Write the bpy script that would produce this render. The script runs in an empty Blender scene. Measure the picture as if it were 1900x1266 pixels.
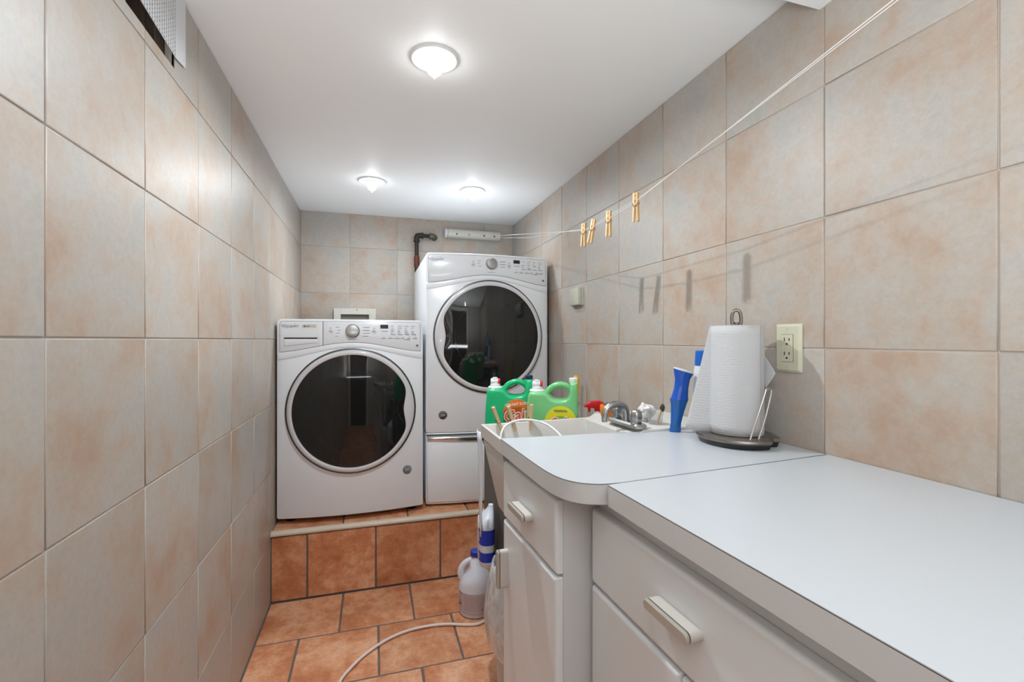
import bpy, bmesh, math, random
from mathutils import Vector, Matrix
random.seed(7)
PI = math.pi
scene = bpy.context.scene
col = scene.collection

# ------------------------------------------------------------------ camera
cam_d = bpy.data.cameras.new('camera'); cam = bpy.data.objects.new('camera', cam_d); col.objects.link(cam)
EYE = 1.2
cam.location = (0, 0, EYE)
cam.rotation_euler = (PI/2, 0, -math.atan(0.3))
cam_d.sensor_width = 36; cam_d.lens = 860/1900*36; cam_d.shift_y = -2/1900
cam_d.clip_start = 0.02
scene.camera = cam
# ------------------------------------------------------------------ world, exposure
w = bpy.data.worlds.new('world'); scene.world = w; w.use_nodes = True
w.node_tree.nodes['Background'].inputs[0].default_value = (0.5, 0.5, 0.5, 1)
w.node_tree.nodes['Background'].inputs[1].default_value = 0.3
vs = scene.view_settings
vs.view_transform = 'Standard'; vs.look = 'None'; vs.gamma = 1; vs.use_curve_mapping = False
vs.exposure = 0.84
BULB = 14.0          # emission of the bulbs over the washing machines
BULB_NEAR = 15.0     # the bulb over the walkway
BULB_FILL = 10.0    # the bulbs of the two added fill lamps

def area(name, loc, target, sx, sy, power, colr=(1, 1, 1)):
    l = bpy.data.lights.new(name, 'AREA'); l.shape = 'RECTANGLE'; l.size = sx; l.size_y = sy; l.energy = power; l.color = colr
    o = bpy.data.objects.new(name, l); col.objects.link(o); o.location = loc
    o.rotation_euler = (Vector(target)-Vector(loc)).to_track_quat('-Z', 'Y').to_euler()
    return o
# added fill: unseen area light aimed up at the low ceiling behind the viewer
area('bounce_fill', (0.0, -0.55, 1.05), (0.0, -0.52, 2.4), 0.8, 0.8, 18.5, (0.90, 0.955, 1.0))

# ------------------------------------------------------------------ room numbers
XL, XR, YB, YR = -0.447, 0.98, 3.25, -1.3
ZC = EYE + 0.836
ZP = 0.318
YS = 2.335

# ------------------------------------------------------------------ materials
def new_mat(name):
    m = bpy.data.materials.new(name); m.use_nodes = True
    return m, m.node_tree, m.node_tree.nodes['Principled BSDF']
def P(name, c, rough=0.5, metal=0.0, coat=0.0, bump=None, spec=None, trans=0, alpha=1, var=0.0, ior=None):
    m, nt, b = new_mat(name)
    b.inputs['Base Color'].default_value = (*c, 1)
    b.inputs['Roughness'].default_value = rough
    b.inputs['Metallic'].default_value = metal
    b.inputs['Coat Weight'].default_value = coat
    b.inputs['Coat Roughness'].default_value = 0.05
    b.inputs['Transmission Weight'].default_value = trans
    b.inputs['Alpha'].default_value = alpha
    if ior: b.inputs['IOR'].default_value = ior
    if spec is not None: b.inputs['Specular IOR Level'].default_value = spec
    tc = nt.nodes.new('ShaderNodeTexCoord')
    if bump:
        n = nt.nodes.new('ShaderNodeTexNoise'); n.inputs['Scale'].default_value = bump[0]; n.inputs['Detail'].default_value = 3
        bp = nt.nodes.new('ShaderNodeBump'); bp.inputs['Strength'].default_value = bump[1]; bp.inputs['Distance'].default_value = bump[2] if len(bump) > 2 else 0.002
        nt.links.new(tc.outputs['Object'], n.inputs['Vector']); nt.links.new(n.outputs['Fac'], bp.inputs['Height'])
        nt.links.new(bp.outputs['Normal'], b.inputs['Normal'])
    # faint wear so that no surface is perfectly even
    n2 = nt.nodes.new('ShaderNodeTexNoise'); n2.inputs['Scale'].default_value = 14; n2.inputs['Detail'].default_value = 4
    nt.links.new(tc.outputs['Object'], n2.inputs['Vector'])
    mr = nt.nodes.new('ShaderNodeMapRange'); mr.inputs['To Min'].default_value = max(0, rough-0.004); mr.inputs['To Max'].default_value = rough+0.008
    nt.links.new(n2.outputs['Fac'], mr.inputs['Value']); nt.links.new(mr.outputs['Result'], b.inputs['Roughness'])
    if var:
        mx = nt.nodes.new('ShaderNodeMixRGB'); mx.inputs[1].default_value = (*c, 1)
        mx.inputs[2].default_value = (*[x*(1-var) for x in c], 1)
        nt.links.new(n2.outputs['Fac'], mx.inputs[0]); nt.links.new(mx.outputs[0], b.inputs['Base Color'])
    return m
def emit(name, c, s):
    m, nt, b = new_mat(name)
    b.inputs['Base Color'].default_value = (*c, 1)
    b.inputs['Emission Color'].default_value = (*c, 1); b.inputs['Emission Strength'].default_value = s
    return m
def tile_mat(name, stops, rough, scale=4.0, fine=0.12, bump=0.15, fcol=(0.3, 0.25, 0.2)):
    """stone-look glazed tile: each tile carries its own random number so the clouds differ from tile to tile"""
    m, nt, b = new_mat(name); L = nt.links
    at = nt.nodes.new('ShaderNodeAttribute'); at.attribute_name = 'tile'
    tc = nt.nodes.new('ShaderNodeTexCoord')
    sc = nt.nodes.new('ShaderNodeVectorMath'); sc.operation = 'SCALE'; sc.inputs[3].default_value = 31.0
    cb = nt.nodes.new('ShaderNodeCombineXYZ')
    for i in range(3): L.new(at.outputs['Fac'], cb.inputs[i])
    L.new(cb.outputs[0], sc.inputs[0])
    ad = nt.nodes.new('ShaderNodeVectorMath'); ad.operation = 'ADD'
    L.new(tc.outputs['Object'], ad.inputs[0]); L.new(sc.outputs[0], ad.inputs[1])
    n1 = nt.nodes.new('ShaderNodeTexNoise'); n1.inputs['Scale'].default_value = scale; n1.inputs['Detail'].default_value = 6
    n1.inputs['Roughness'].default_value = 0.62; n1.inputs['Distortion'].default_value = 0.35
    L.new(ad.outputs[0], n1.inputs['Vector'])
    cr = nt.nodes.new('ShaderNodeValToRGB')
    e = cr.color_ramp.elements
    e[0].position = stops[0][0]; e[0].color = (*stops[0][1], 1)
    e[1].position = stops[-1][0]; e[1].color = (*stops[-1][1], 1)
    for p, c in stops[1:-1]:
        q = e.new(p); q.color = (*c, 1)
    n3 = nt.nodes.new('ShaderNodeTexNoise'); n3.inputs['Scale'].default_value = scale*4.2; n3.inputs['Detail'].default_value = 7
    n3.inputs['Roughness'].default_value = 0.72
    L.new(ad.outputs[0], n3.inputs['Vector'])
    mf = nt.nodes.new('ShaderNodeMix'); mf.data_type = 'FLOAT'; mf.inputs[0].default_value = 0.38
    L.new(n1.outputs['Fac'], mf.inputs[2]); L.new(n3.outputs['Fac'], mf.inputs[3]); L.new(mf.outputs[0], cr.inputs['Fac'])
    n2 = nt.nodes.new('ShaderNodeTexNoise'); n2.inputs['Scale'].default_value = 75; n2.inputs['Detail'].default_value = 6; n2.inputs['Roughness'].default_value = 0.75
    L.new(ad.outputs[0], n2.inputs['Vector'])
    mr = nt.nodes.new('ShaderNodeMapRange'); mr.inputs['From Min'].default_value = 0.42; mr.inputs['From Max'].default_value = 0.75; mr.inputs['To Max'].default_value = fine*3
    L.new(n2.outputs['Fac'], mr.inputs['Value'])
    mx = nt.nodes.new('ShaderNodeMixRGB'); mx.inputs[2].default_value = (*fcol, 1)
    L.new(mr.outputs[0], mx.inputs[0]); L.new(cr.outputs[0], mx.inputs[1])
    # tile to tile value
    mt = nt.nodes.new('ShaderNodeMapRange'); mt.inputs['To Min'].default_value = 0.93; mt.inputs['To Max'].default_value = 1.06
    fr = nt.nodes.new('ShaderNodeMath'); fr.operation = 'FRACT'
    ml = nt.nodes.new('ShaderNodeMath'); ml.operation = 'MULTIPLY'; ml.inputs[1].default_value = 17.3
    L.new(at.outputs['Fac'], ml.inputs[0]); L.new(ml.outputs[0], fr.inputs[0]); L.new(fr.outputs[0], mt.inputs['Value'])
    vm = nt.nodes.new('ShaderNodeVectorMath'); vm.operation = 'SCALE'
    L.new(mx.outputs[0], vm.inputs[0]); L.new(mt.outputs[0], vm.inputs[3])
    L.new(vm.outputs[0], b.inputs['Base Color'])
    b.inputs['Roughness'].default_value = rough
    bp = nt.nodes.new('ShaderNodeBump'); bp.inputs['Strength'].default_value = bump; bp.inputs['Distance'].default_value = 0.002
    L.new(n2.outputs['Fac'], bp.inputs['Height']); L.new(bp.outputs[0], b.inputs['Normal'])
    return m

M = {}
M['wall_tile'] = tile_mat('wall_tile', [(0.36, (0.415, 0.41, 0.39)), (0.46, (0.47, 0.44, 0.40)), (0.53, (0.475, 0.40, 0.335)), (0.63, (0.45, 0.315, 0.23))], 0.42, 3.6, 0.17, 0.12, (0.36, 0.31, 0.26))
M['wall_grout'] = P('wall_grout', (0.56, 0.50, 0.44), 0.9, bump=(200, 0.4, 0.001))
M['floor_tile'] = tile_mat('floor_tile', [(0.34, (0.38, 0.115, 0.042)), (0.47, (0.60, 0.245, 0.115)), (0.56, (0.74, 0.38, 0.215)), (0.68, (0.80, 0.50, 0.33))], 0.42, 5.0, 0.13, 0.25, (0.30, 0.09, 0.035))
M['floor_grout'] = P('floor_grout', (0.17, 0.155, 0.14), 0.95, bump=(150, 0.8, 0.002), var=0.4)
M['ceiling'] = P('ceiling_paint', (0.91, 0.92, 0.92), 0.55, bump=(6, 0.1, 0.004))
M['plaster'] = P('plaster', (0.6, 0.58, 0.54), 0.9)
M['trim'] = P('bullnose_trim', (0.72, 0.62, 0.50), 0.35, var=0.2)
M['enamel'] = P('white_enamel', (0.83, 0.86, 0.90), 0.22, coat=0.3)
M['panel'] = P('white_panel', (0.80, 0.83, 0.87), 0.25, coat=0.2)
M['seam'] = P('seam_shade_grey', (0.09, 0.09, 0.095), 0.6)  # dark grey stands in for the shade inside narrow gaps
M['ring'] = P('silver_white_ring', (0.66, 0.66, 0.68), 0.2, coat=0.6)
M['ring_edge'] = P('dark_groove_ring', (0.12, 0.125, 0.13), 0.25, 0.8)
M['glass'] = P('smoked_door_glass', (0.008, 0.009, 0.009), 0.03, coat=0.25, spec=0.5)
M['glass_in'] = P('inner_door_glass', (0.014, 0.016, 0.016), 0.06, coat=0.2)
M['chrome'] = P('chrome', (0.72, 0.72, 0.72), 0.12, 1.0)
M['dull_chrome'] = P('brushed_chrome', (0.50, 0.50, 0.49), 0.25, 1.0, var=0.3)
M['knob'] = P('knob_silver', (0.42, 0.42, 0.42), 0.28, 0.7)
M['display'] = P('display_black', (0.02, 0.022, 0.03), 0.15)
M['print'] = P('grey_print', (0.15, 0.155, 0.17), 0.6)
M['logo'] = P('silver_logo', (0.34, 0.35, 0.38), 0.35, 0.2)
M['badge'] = P('badge_dark', (0.05, 0.05, 0.055), 0.4)
M['badge_l'] = P('badge_light', (0.6, 0.57, 0.6), 0.5)
M['black'] = P('black_plastic', (0.012, 0.012, 0.013), 0.35)
M['laminate'] = P('white_laminate', (0.54, 0.575, 0.61), 0.30, spec=0.5)
M['lam_edge'] = P('laminate_edge', (0.58, 0.585, 0.585), 0.35)
M['lam_line'] = P('laminate_dark_line', (0.05, 0.05, 0.055), 0.6)
M['cab'] = P('cabinet_paint', (0.73, 0.765, 0.79), 0.32)
M['cab_body'] = P('cabinet_body_paint', (0.62, 0.635, 0.64), 0.35)
M['pull'] = P('pull_ivory', (0.60, 0.57, 0.53), 0.35)
M['pull_line'] = P('pull_inlay', (0.13, 0.13, 0.12), 0.3, 0.5)
M['pull_gold'] = P('pull_face', (0.50, 0.47, 0.42), 0.3, 0.3)
M['sink'] = P('sink_plastic', (0.63, 0.61, 0.58), 0.35)
M['sink_in'] = M['sink']
M['deck'] = P('sink_deck', (0.66, 0.65, 0.62), 0.3)
M['wood'] = P('pale_wood', (0.72, 0.47, 0.22), 0.6, var=0.35)
M['wood_l'] = P('raw_wood', (0.78, 0.57, 0.33), 0.6, var=0.25)
M['wire'] = P('spring_wire', (0.08, 0.055, 0.04), 0.4, 0.8)
M['cord'] = P('white_cord', (0.80, 0.79, 0.78), 0.5)
M['hose'] = P('white_hose', (0.76, 0.66, 0.60), 0.45)
M['green1'] = P('green_plastic', (0.0, 0.42, 0.16), 0.28, coat=0.2)
M['green2'] = P('light_green_plastic', (0.16, 0.52, 0.20), 0.28, coat=0.2)
M['cap_w'] = P('white_cap', (0.72, 0.73, 0.75), 0.4)
M['cap_navy'] = P('navy_cap', (0.012, 0.02, 0.07), 0.35)
M['red'] = P('red_plastic', (0.62, 0.012, 0.015), 0.3)
M['orange'] = P('orange_plastic', (0.85, 0.20, 0.015), 0.4, var=0.3)
M['lab_orange'] = P('label_orange', (0.82, 0.17, 0.02), 0.5)
M['lab_red'] = P('label_red', (0.75, 0.06, 0.02), 0.5)
M['lab_green'] = P('label_green', (0.02, 0.16, 0.04), 0.5)
M['lab_yellow'] = P('label_yellow', (0.72, 0.68, 0.02), 0.5)
M['lab_lime'] = P('label_lime', (0.28, 0.50, 0.06), 0.5)
M['lab_white'] = P('label_white', (0.85, 0.83, 0.78), 0.5)
M['white_pl'] = P('white_bottle', (0.70, 0.73, 0.80), 0.35)
M['lab_pink'] = P('label_pinkish', (0.56, 0.46, 0.47), 0.5)
M['lab_blue'] = P('label_blue', (0.012, 0.035, 0.42), 0.4)
M['blue'] = P('blue_plastic', (0.004, 0.085, 0.48), 0.22, coat=0.3)
M['blue_dk'] = P('deep_blue_plastic', (0.003, 0.11, 0.42), 0.2, coat=0.3)
M['cap_blue'] = P('cap_blue', (0.008, 0.13, 0.55), 0.35)
M['cyan'] = P('label_cyan', (0.12, 0.38, 0.62), 0.5)
M['yellow'] = P('yellow_plastic', (0.80, 0.52, 0.01), 0.4)
M['towel'] = None
M['ivory'] = P('ivory_plate', (0.60, 0.585, 0.44), 0.35)
M['ivory_sw'] = P('ivory_switch', (0.50, 0.49, 0.40), 0.4)
M['slot'] = P('slot_dark', (0.015, 0.012, 0.01), 0.7)
M['box_w'] = P('outlet_box_white', (0.62, 0.60, 0.53), 0.5)
M['box_in'] = P('outlet_box_inside_shaded', (0.20, 0.19, 0.15), 0.7)  # grey carries the shade of a deeper recess
M['iron'] = P('black_iron', (0.055, 0.045, 0.04), 0.55, 0.5, bump=(60, 0.7, 0.002), var=0.5)
M['iron_red'] = P('red_rust_iron', (0.20, 0.05, 0.035), 0.55, 0.3, var=0.6)
M['brass'] = P('old_brass', (0.13, 0.125, 0.08), 0.5, 0.5, bump=(60, 0.5, 0.002))
M['grille'] = P('grille_metal', (0.66, 0.67, 0.69), 0.45)
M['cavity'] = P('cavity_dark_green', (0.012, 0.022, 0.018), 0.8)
M['stud'] = P('old_wood_stud', (0.11, 0.075, 0.05), 0.8, bump=(30, 0.6, 0.003), var=0.5)
M['lamp_trim'] = P('lamp_trim', (0.80, 0.80, 0.79), 0.35)
M['bulb'] = emit('bulb_glow', (0.93, 0.965, 1.0), BULB)
M['bulb_near'] = emit('bulb_glow_walkway', (0.93, 0.965, 1.0), BULB_NEAR)
M['bulb_fill'] = emit('bulb_glow_fill', (0.93, 0.965, 1.0), BULB_FILL)
M['dark_cab'] = P('dark_grey_cabinet', (0.10, 0.095, 0.09), 0.6)
M['bin'] = P('bin_plastic', (0.50, 0.49, 0.47), 0.4)
M['clear'] = P('clear_plastic', (0.9, 0.92, 0.92), 0.08, trans=0.9, ior=1.25)
M['door'] = P('dark_door', (0.06, 0.04, 0.03), 0.4)
M['holder'] = P('gunmetal', (0.26, 0.24, 0.22), 0.22, 0.9)
M['cloth'] = P('white_cloth', (0.78, 0.76, 0.74), 0.85, bump=(80, 0.5, 0.002))

def towel_mat():
    m, nt, b = new_mat('embossed_paper'); L = nt.links
    b.inputs['Base Color'].default_value = (0.56, 0.567, 0.58, 1); b.inputs['Roughness'].default_value = 0.85
    uv = nt.nodes.new('ShaderNodeUVMap'); uv.uv_map = 'UVMap'
    v = nt.nodes.new('ShaderNodeTexVoronoi'); v.inputs['Scale'].default_value = 150; v.inputs['Randomness'].default_value = 0.35
    bp = nt.nodes.new('ShaderNodeBump'); bp.inputs['Strength'].default_value = 0.55; bp.inputs['Distance'].default_value = 0.0015; bp.invert = True
    L.new(uv.outputs[0], v.inputs['Vector']); L.new(v.outputs['Distance'], bp.inputs['Height']); L.new(bp.outputs[0], b.inputs['Normal'])
    return m
M['towel'] = towel_mat()
def bag_mat():
    m, nt, b = new_mat('thin_clear_bag'); L = nt.links
    out = nt.nodes['Material Output']
    b.inputs['Base Color'].default_value = (0.72, 0.72, 0.72, 1); b.inputs['Roughness'].default_value = 0.18
    tr = nt.nodes.new('ShaderNodeBsdfTransparent'); mix = nt.nodes.new('ShaderNodeMixShader')
    tc = nt.nodes.new('ShaderNodeTexCoord')
    mp = nt.nodes.new('ShaderNodeMapping'); mp.inputs['Scale'].default_value = (1, 1, 0.45); L.new(tc.outputs['Object'], mp.inputs['Vector'])
    n = nt.nodes.new('ShaderNodeTexNoise'); n.inputs['Scale'].default_value = 38; n.inputs['Detail'].default_value = 5; n.inputs['Distortion'].default_value = 1.2
    L.new(mp.outputs[0], n.inputs['Vector'])
    mr = nt.nodes.new('ShaderNodeMapRange'); mr.inputs['From Min'].default_value = 0.3; mr.inputs['From Max'].default_value = 0.7
    mr.inputs['To Min'].default_value = 0.50; mr.inputs['To Max'].default_value = 0.92
    L.new(n.outputs['Fac'], mr.inputs['Value']); L.new(mr.outputs[0], mix.inputs[0])
    bp = nt.nodes.new('ShaderNodeBump'); bp.inputs['Strength'].default_value = 0.9; bp.inputs['Distance'].default_value = 0.006
    L.new(n.outputs['Fac'], bp.inputs['Height']); L.new(bp.outputs[0], b.inputs['Normal'])
    L.new(tr.outputs[0], mix.inputs[1]); L.new(b.outputs[0], mix.inputs[2]); L.new(mix.outputs[0], out.inputs['Surface'])
    return m
M['bag'] = bag_mat()

# ------------------------------------------------------------------ helpers
def BM(): return bmesh.new()
def obj(name, bm, m, parent=None, smooth=True, bevel=0, seg=2, angle=38, recalc=True, wn=False):
    if recalc: bmesh.ops.recalc_face_normals(bm, faces=bm.faces[:])
    me = bpy.data.meshes.new(name); bm.to_mesh(me); bm.free()
    ms = m if isinstance(m, (list, tuple)) else [m]
    for x in ms: me.materials.append(x)
    o = bpy.data.objects.new(name, me); col.objects.link(o)
    if parent is not None: o.parent = parent
    if smooth:
        me.polygons.foreach_set('use_smooth', [True]*len(me.polygons))
        me.set_sharp_from_angle(angle=math.radians(angle))
    if bevel:
        b = o.modifiers.new('bevel', 'BEVEL'); b.width = bevel; b.segments = seg; b.limit_method = 'ANGLE'; b.angle_limit = math.radians(35)
        b.harden_normals = True
    elif smooth and wn:
        w_ = o.modifiers.new('normals', 'WEIGHTED_NORMAL'); w_.keep_sharp = True; w_.weight = 80; w_.mode = 'FACE_AREA'
    return o
def thing(name, label, cat, loc=(0, 0, 0), rotz=0, group=None, rot=None):
    o = bpy.data.objects.new(name, None); col.objects.link(o); o.empty_display_size = 0.05
    o.location = loc; o.rotation_euler = rot if rot else (0, 0, rotz)
    o['label'] = label; o['category'] = cat
    if group: o['group'] = group
    return o
def tag(o, label, cat, group=None):
    o['label'] = label; o['category'] = cat
    if group: o['group'] = group
    return o
def struct(o): o['kind'] = 'structure'; return o
def box(bm, x0, x1, y0, y1, z0, z1, mi=0):
    v = [bm.verts.new((x, y, z)) for x in (x0, x1) for y in (y0, y1) for z in (z0, z1)]
    fs = [(0, 1, 3, 2), (4, 6, 7, 5), (0, 4, 5, 1), (2, 3, 7, 6), (0, 2, 6, 4), (1, 5, 7, 3)]
    for f in fs:
        q = bm.faces.new([v[i] for i in f]); q.material_index = mi
    return v
def loops(bm, ls, cap0=True, cap1=True, closed=True, mi=0):
    vs_ = [[bm.verts.new(p) for p in l] for l in ls]
    n = len(vs_[0])
    for a, b in zip(vs_, vs_[1:]):
        for i in range(n if closed else n-1):
            j = (i+1) % n
            f = bm.faces.new((a[i], a[j], b[j], b[i])); f.material_index = mi
    if cap0: bm.faces.new(vs_[0][::-1]).material_index = mi
    if cap1: bm.faces.new(vs_[-1]).material_index = mi
    return vs_
def lathe(bm, prof, n=32, c=(0, 0, 0), cap0=True, cap1=True, sx=1, sy=1, mi=0):
    return loops(bm, [[(c[0]+r*sx*math.cos(2*PI*i/n), c[1]+r*sy*math.sin(2*PI*i/n), c[2]+z) for i in range(n)] for r, z in prof], cap0, cap1, mi=mi)
def prism(bm, pts, z0, z1, mi=0):
    return loops(bm, [[(x, y, z0) for x, y in pts], [(x, y, z1) for x, y in pts]], mi=mi)
def xf(bm, mat, verts=None):
    bmesh.ops.transform(bm, matrix=mat, verts=verts if verts is not None else bm.verts[:])
def catmull(pts, k=8):
    pts = [Vector(p) for p in pts]
    P_ = [2*pts[0]-pts[1]]+pts+[2*pts[-1]-pts[-2]]
    out = []
    for i in range(1, len(P_)-2):
        a, b, c, d = P_[i-1:i+3]
        for s in range(k):
            t = s/k
            out.append(0.5*((2*b)+(c-a)*t+(2*a-5*b+4*c-d)*t*t+(3*b-a-3*c+d)*t**3))
    out.append(pts[-1]); return out
def tube(bm, pts, r, n=10, cap=True, mi=0):
    pts = [Vector(p) for p in pts]
    rs = r if isinstance(r, (list, tuple)) else [r]*len(pts)
    ls = []; up = None
    for i, p in enumerate(pts):
        t = (pts[min(i+1, len(pts)-1)]-pts[max(i-1, 0)]).normalized()
        if up is None:
            up = Vector((0, 0, 1)) if abs(t.z) < 0.9 else Vector((1, 0, 0))
        a = (up - t*up.dot(t)).normalized(); up = a; b = t.cross(a)
        ls.append([tuple(p+rs[i]*(a*math.cos(2*PI*k/n)+b*math.sin(2*PI*k/n))) for k in range(n)])
    return loops(bm, ls, cap, cap, mi=mi)
def rrect(x0, x1, y0, y1, r, n=5):
    out = []
    for cx, cy, a0 in ((x1-r, y1-r, 0), (x0+r, y1-r, 90), (x0+r, y0+r, 180), (x1-r, y0+r, 270)):
        for k in range(n+1):
            a = math.radians(a0+90*k/n); out.append((cx+r*math.cos(a), cy+r*math.sin(a)))
    return out
def text_mesh(s, size, depth=0.0003, shear=0.0, bold=0.0, align='CENTER', spacing=1.0):
    cu = bpy.data.curves.new('t', 'FONT'); cu.body = s; cu.size = size; cu.extrude = depth; cu.offset = bold
    cu.align_x = align; cu.align_y = 'CENTER'; cu.shear = shear; cu.resolution_u = 3; cu.space_character = spacing
    o = bpy.data.objects.new('t', cu); col.objects.link(o)
    bpy.context.view_layer.update()
    me = bpy.data.meshes.new_from_object(o.evaluated_get(bpy.context.evaluated_depsgraph_get()))
    bpy.data.objects.remove(o); bpy.data.curves.remove(cu)
    bm = BM(); bm.from_mesh(me); bpy.data.meshes.remove(me)
    return bm
FRONT = Matrix.Rotation(PI/2, 4, 'X')      # text lying in XY -> standing in XZ, facing -Y
def join(bm, other, mi=None):
    me = bpy.data.meshes.new('tmp'); other.to_mesh(me); other.free()
    n = len(bm.faces); bm.from_mesh(me); bpy.data.meshes.remove(me)
    if mi is not None:
        bm.faces.ensure_lookup_table()
        for f in bm.faces[n:]: f.material_index = mi
    return bm

# ------------------------------------------------------------------ tiled surfaces
def inset_poly(pts, d):
    n = len(pts); out = []
    for i in range(n):
        p0, p1, p2 = Vector(pts[i-1]), Vector(pts[i]), Vector(pts[(i+1) % n])
        e1 = (p1-p0).normalized(); e2 = (p2-p1).normalized()
        n1 = Vector((-e1.y, e1.x)); n2 = Vector((-e2.y, e2.x))
        b = n1+n2; q = p1 + b*(d/(1+n1.dot(n2))); out.append((q.x, q.y))
    return out
def tile_field(name, cells, mapf, m, b=0.0026, rise=0.0015, jit=0.0004, backing=None, bm_m=None, parent=None):
    """cells: CCW polygons in wall coordinates (u, v); mapf(u, v, w): w is the height out of the wall, 0 = tile face"""
    bm = BM(); lay = bm.faces.layers.float.new('tile')
    for c in cells:
        r = random.random(); dz = random.uniform(-jit, jit)
        l0 = [mapf(u, v, -0.007) for u, v in c]
        l1 = [mapf(u, v, -rise+dz) for u, v in c]
        q = inset_poly(c, b*0.4); l2 = [mapf(u, v, -rise*0.35+dz) for u, v in q]
        q = inset_poly(c, b); l3 = [mapf(u, v, dz) for u, v in q]
        n = len(bm.faces); loops(bm, [l0, l1, l2, l3], cap0=False)
        bm.faces.ensure_lookup_table()
        for f in bm.faces[n:]: f[lay] = r
    for (u0, u1, v0, v1, w0, w1) in backing or []:
        vv = [mapf(u, v, w_) for u in (u0, u1) for v in (v0, v1) for w_ in (w0, w1)]
        vs_ = [bm.verts.new(p) for p in vv]
        for f in [(0, 1, 3, 2), (4, 6, 7, 5), (0, 4, 5, 1), (2, 3, 7, 6), (0, 2, 6, 4), (1, 5, 7, 3)]:
            bm.faces.new([vs_[i] for i in f]).material_index = 1
    o = obj(name, bm, [m, bm_m], parent, smooth=True, angle=60, wn=True)
    return struct(o)
def grid_cells(us, vs_, g):
    out = []
    for a, b in zip(us, us[1:]):
        for c, d in zip(vs_, vs_[1:]):
            out.append([(a+g, c+g), (b-g, c+g), (b-g, d-g), (a+g, d-g)])
    return out

zl = [0.0]+[EYE+0.003+0.3045*k for k in range(-3, 3)]+[ZC]
ul = [YR]+[0.824+0.3025*k for k in range(-6, 8)]+[YB]
HY0, HY1, HZ = 1.048, 1.276, EYE+0.64          # hole in the left wall
cells = []
for c in grid_cells(ul, zl, 0.0012):
    (a, c0), (b_, _), (_, d), _ = c
    if b_ > HY0 and a < HY1 and d > HZ:
        if c0 >= HZ: continue
        if a < HY0 and b_ < HY1:
            c = [(a, c0), (b_, c0), (b_, HZ), (HY0, HZ), (HY0, d), (a, d)]
        elif a > HY0 and b_ > HY1:
            c = [(a, c0), (b_, c0), (b_, d), (HY1, d), (HY1, HZ), (a, HZ)]
    cells.append(c)
wl = tile_field('wall_left', cells, lambda u, v, w_: (XL+w_, u, v), M['wall_tile'],
    backing=[(YR, HY0, 0, ZC, -0.06, -0.003), (HY1, YB+0.06, 0, ZC, -0.06, -0.003), (HY0, HY1, 0, HZ, -0.06, -0.003)], bm_m=M['wall_grout'])
zr = [0.0]+[EYE-0.02+0.2985*k for k in range(-3, 3)]+[ZC]
ur = [YR]+[0.498+0.3055*k for k in range(-5, 9)]+[YB]
tile_field('wall_right', grid_cells(ur, zr, 0.0013), lambda u, v, w_: (XR-w_, u, v), M['wall_tile'],
    backing=[(YR, YB+0.06, 0, ZC, -0.06, -0.003)], bm_m=M['wall_grout'])
ub = [XL, -0.146, 0.159, 0.465, 0.771, XR]
tile_field('wall_back', grid_cells(ub, zl, 0.0014), lambda u, v, w_: (u, YB-w_, v), M['wall_tile'],
    backing=[(XL-0.06, XR+0.06, 0, ZC, -0.06, -0.003)], bm_m=M['wall_grout'])
# floor in running bond
fc = []; yrow = [YS-0.001-0.305*k for k in range(0, 13)]
for k in range(12):
    y1, y0 = yrow[k], max(yrow[k+1], YR)
    if y1 <= YR+0.02: break
    off = -0.134 if k % 2 == 0 else 0.0215
    us = [XL]+[off+0.306*j for j in range(-2, 5) if XL+0.03 < off+0.306*j < XR-0.02]+[XR]
    for a, b_ in zip(us, us[1:]):
        g = 0.0038
        fc.append([(a+g, y0+g), (b_-g, y0+g), (b_-g, y1-g), (a+g, y1-g)])
fl = tile_field('floor', fc, lambda u, v, w_: (u, v, w_), M['floor_tile'], b=0.004, rise=0.003, jit=0.0006,
    backing=[(XL-0.06, XR+0.06, YR, YB+0.06, -0.1, -0.0035)], bm_m=M['floor_grout'])
# raised platform: top tiles and riser
bm = BM(); lay = bm.faces.layers.float.new('tile')
def add_cells(bm, lay, cells, mapf, b, rise):
    for c in cells:
        r = random.random()
        n = len(bm.faces)
        loops(bm, [[mapf(u, v, -0.006) for u, v in c], [mapf(u, v, -rise) for u, v in c],
                   [mapf(u, v, -rise*0.35) for u, v in inset_poly(c, b*0.4)], [mapf(u, v, 0) for u, v in inset_poly(c, b)]], cap0=False)
        bm.faces.ensure_lookup_table()
        for f in bm.faces[n:]: f[lay] = r
g = 0.0038
add_cells(bm, lay, [[(a+g, 0.004), (b_-g, 0.004), (b_-g, 0.296), (a+g, 0.296)] for a, b_ in zip([XL, -0.293, 0.0135, 0.325, 0.635, 0.94], [-0.293, 0.0135, 0.325, 0.635, 0.94, XR])],
          lambda u, v, w_: (u, YS-w_, v), 0.004, 0.003)
pt = []
for j in range(3):
    off = -0.138 if j % 2 == 0 else 0.016
    us = [XL]+[off+0.306*i for i in range(-1, 4) if off+0.306*i > XL+0.02]+[XR]
    for a, b_ in zip(us, us[1:]):
        y0 = YS+0.022+0.305*j; y1 = min(y0+0.305, YB)
        pt.append([(a+g, y0+g), (b_-g, y0+g), (b_-g, y1-g), (a+g, y1-g)])
add_cells(bm, lay, pt, lambda u, v, w_: (u, v, ZP+w_), 0.004, 0.003)
n = len(bm.faces); box(bm, XL-0.003, XR+0.003, YS+0.0045, YB+0.003, -0.002, ZP-0.004); bm.faces.ensure_lookup_table()
for f in bm.faces[n:]: f.material_index = 1
struct(obj('floor_platform', bm, [M['floor_tile'], M['floor_grout']], angle=60, wn=True))
bm = BM()
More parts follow.
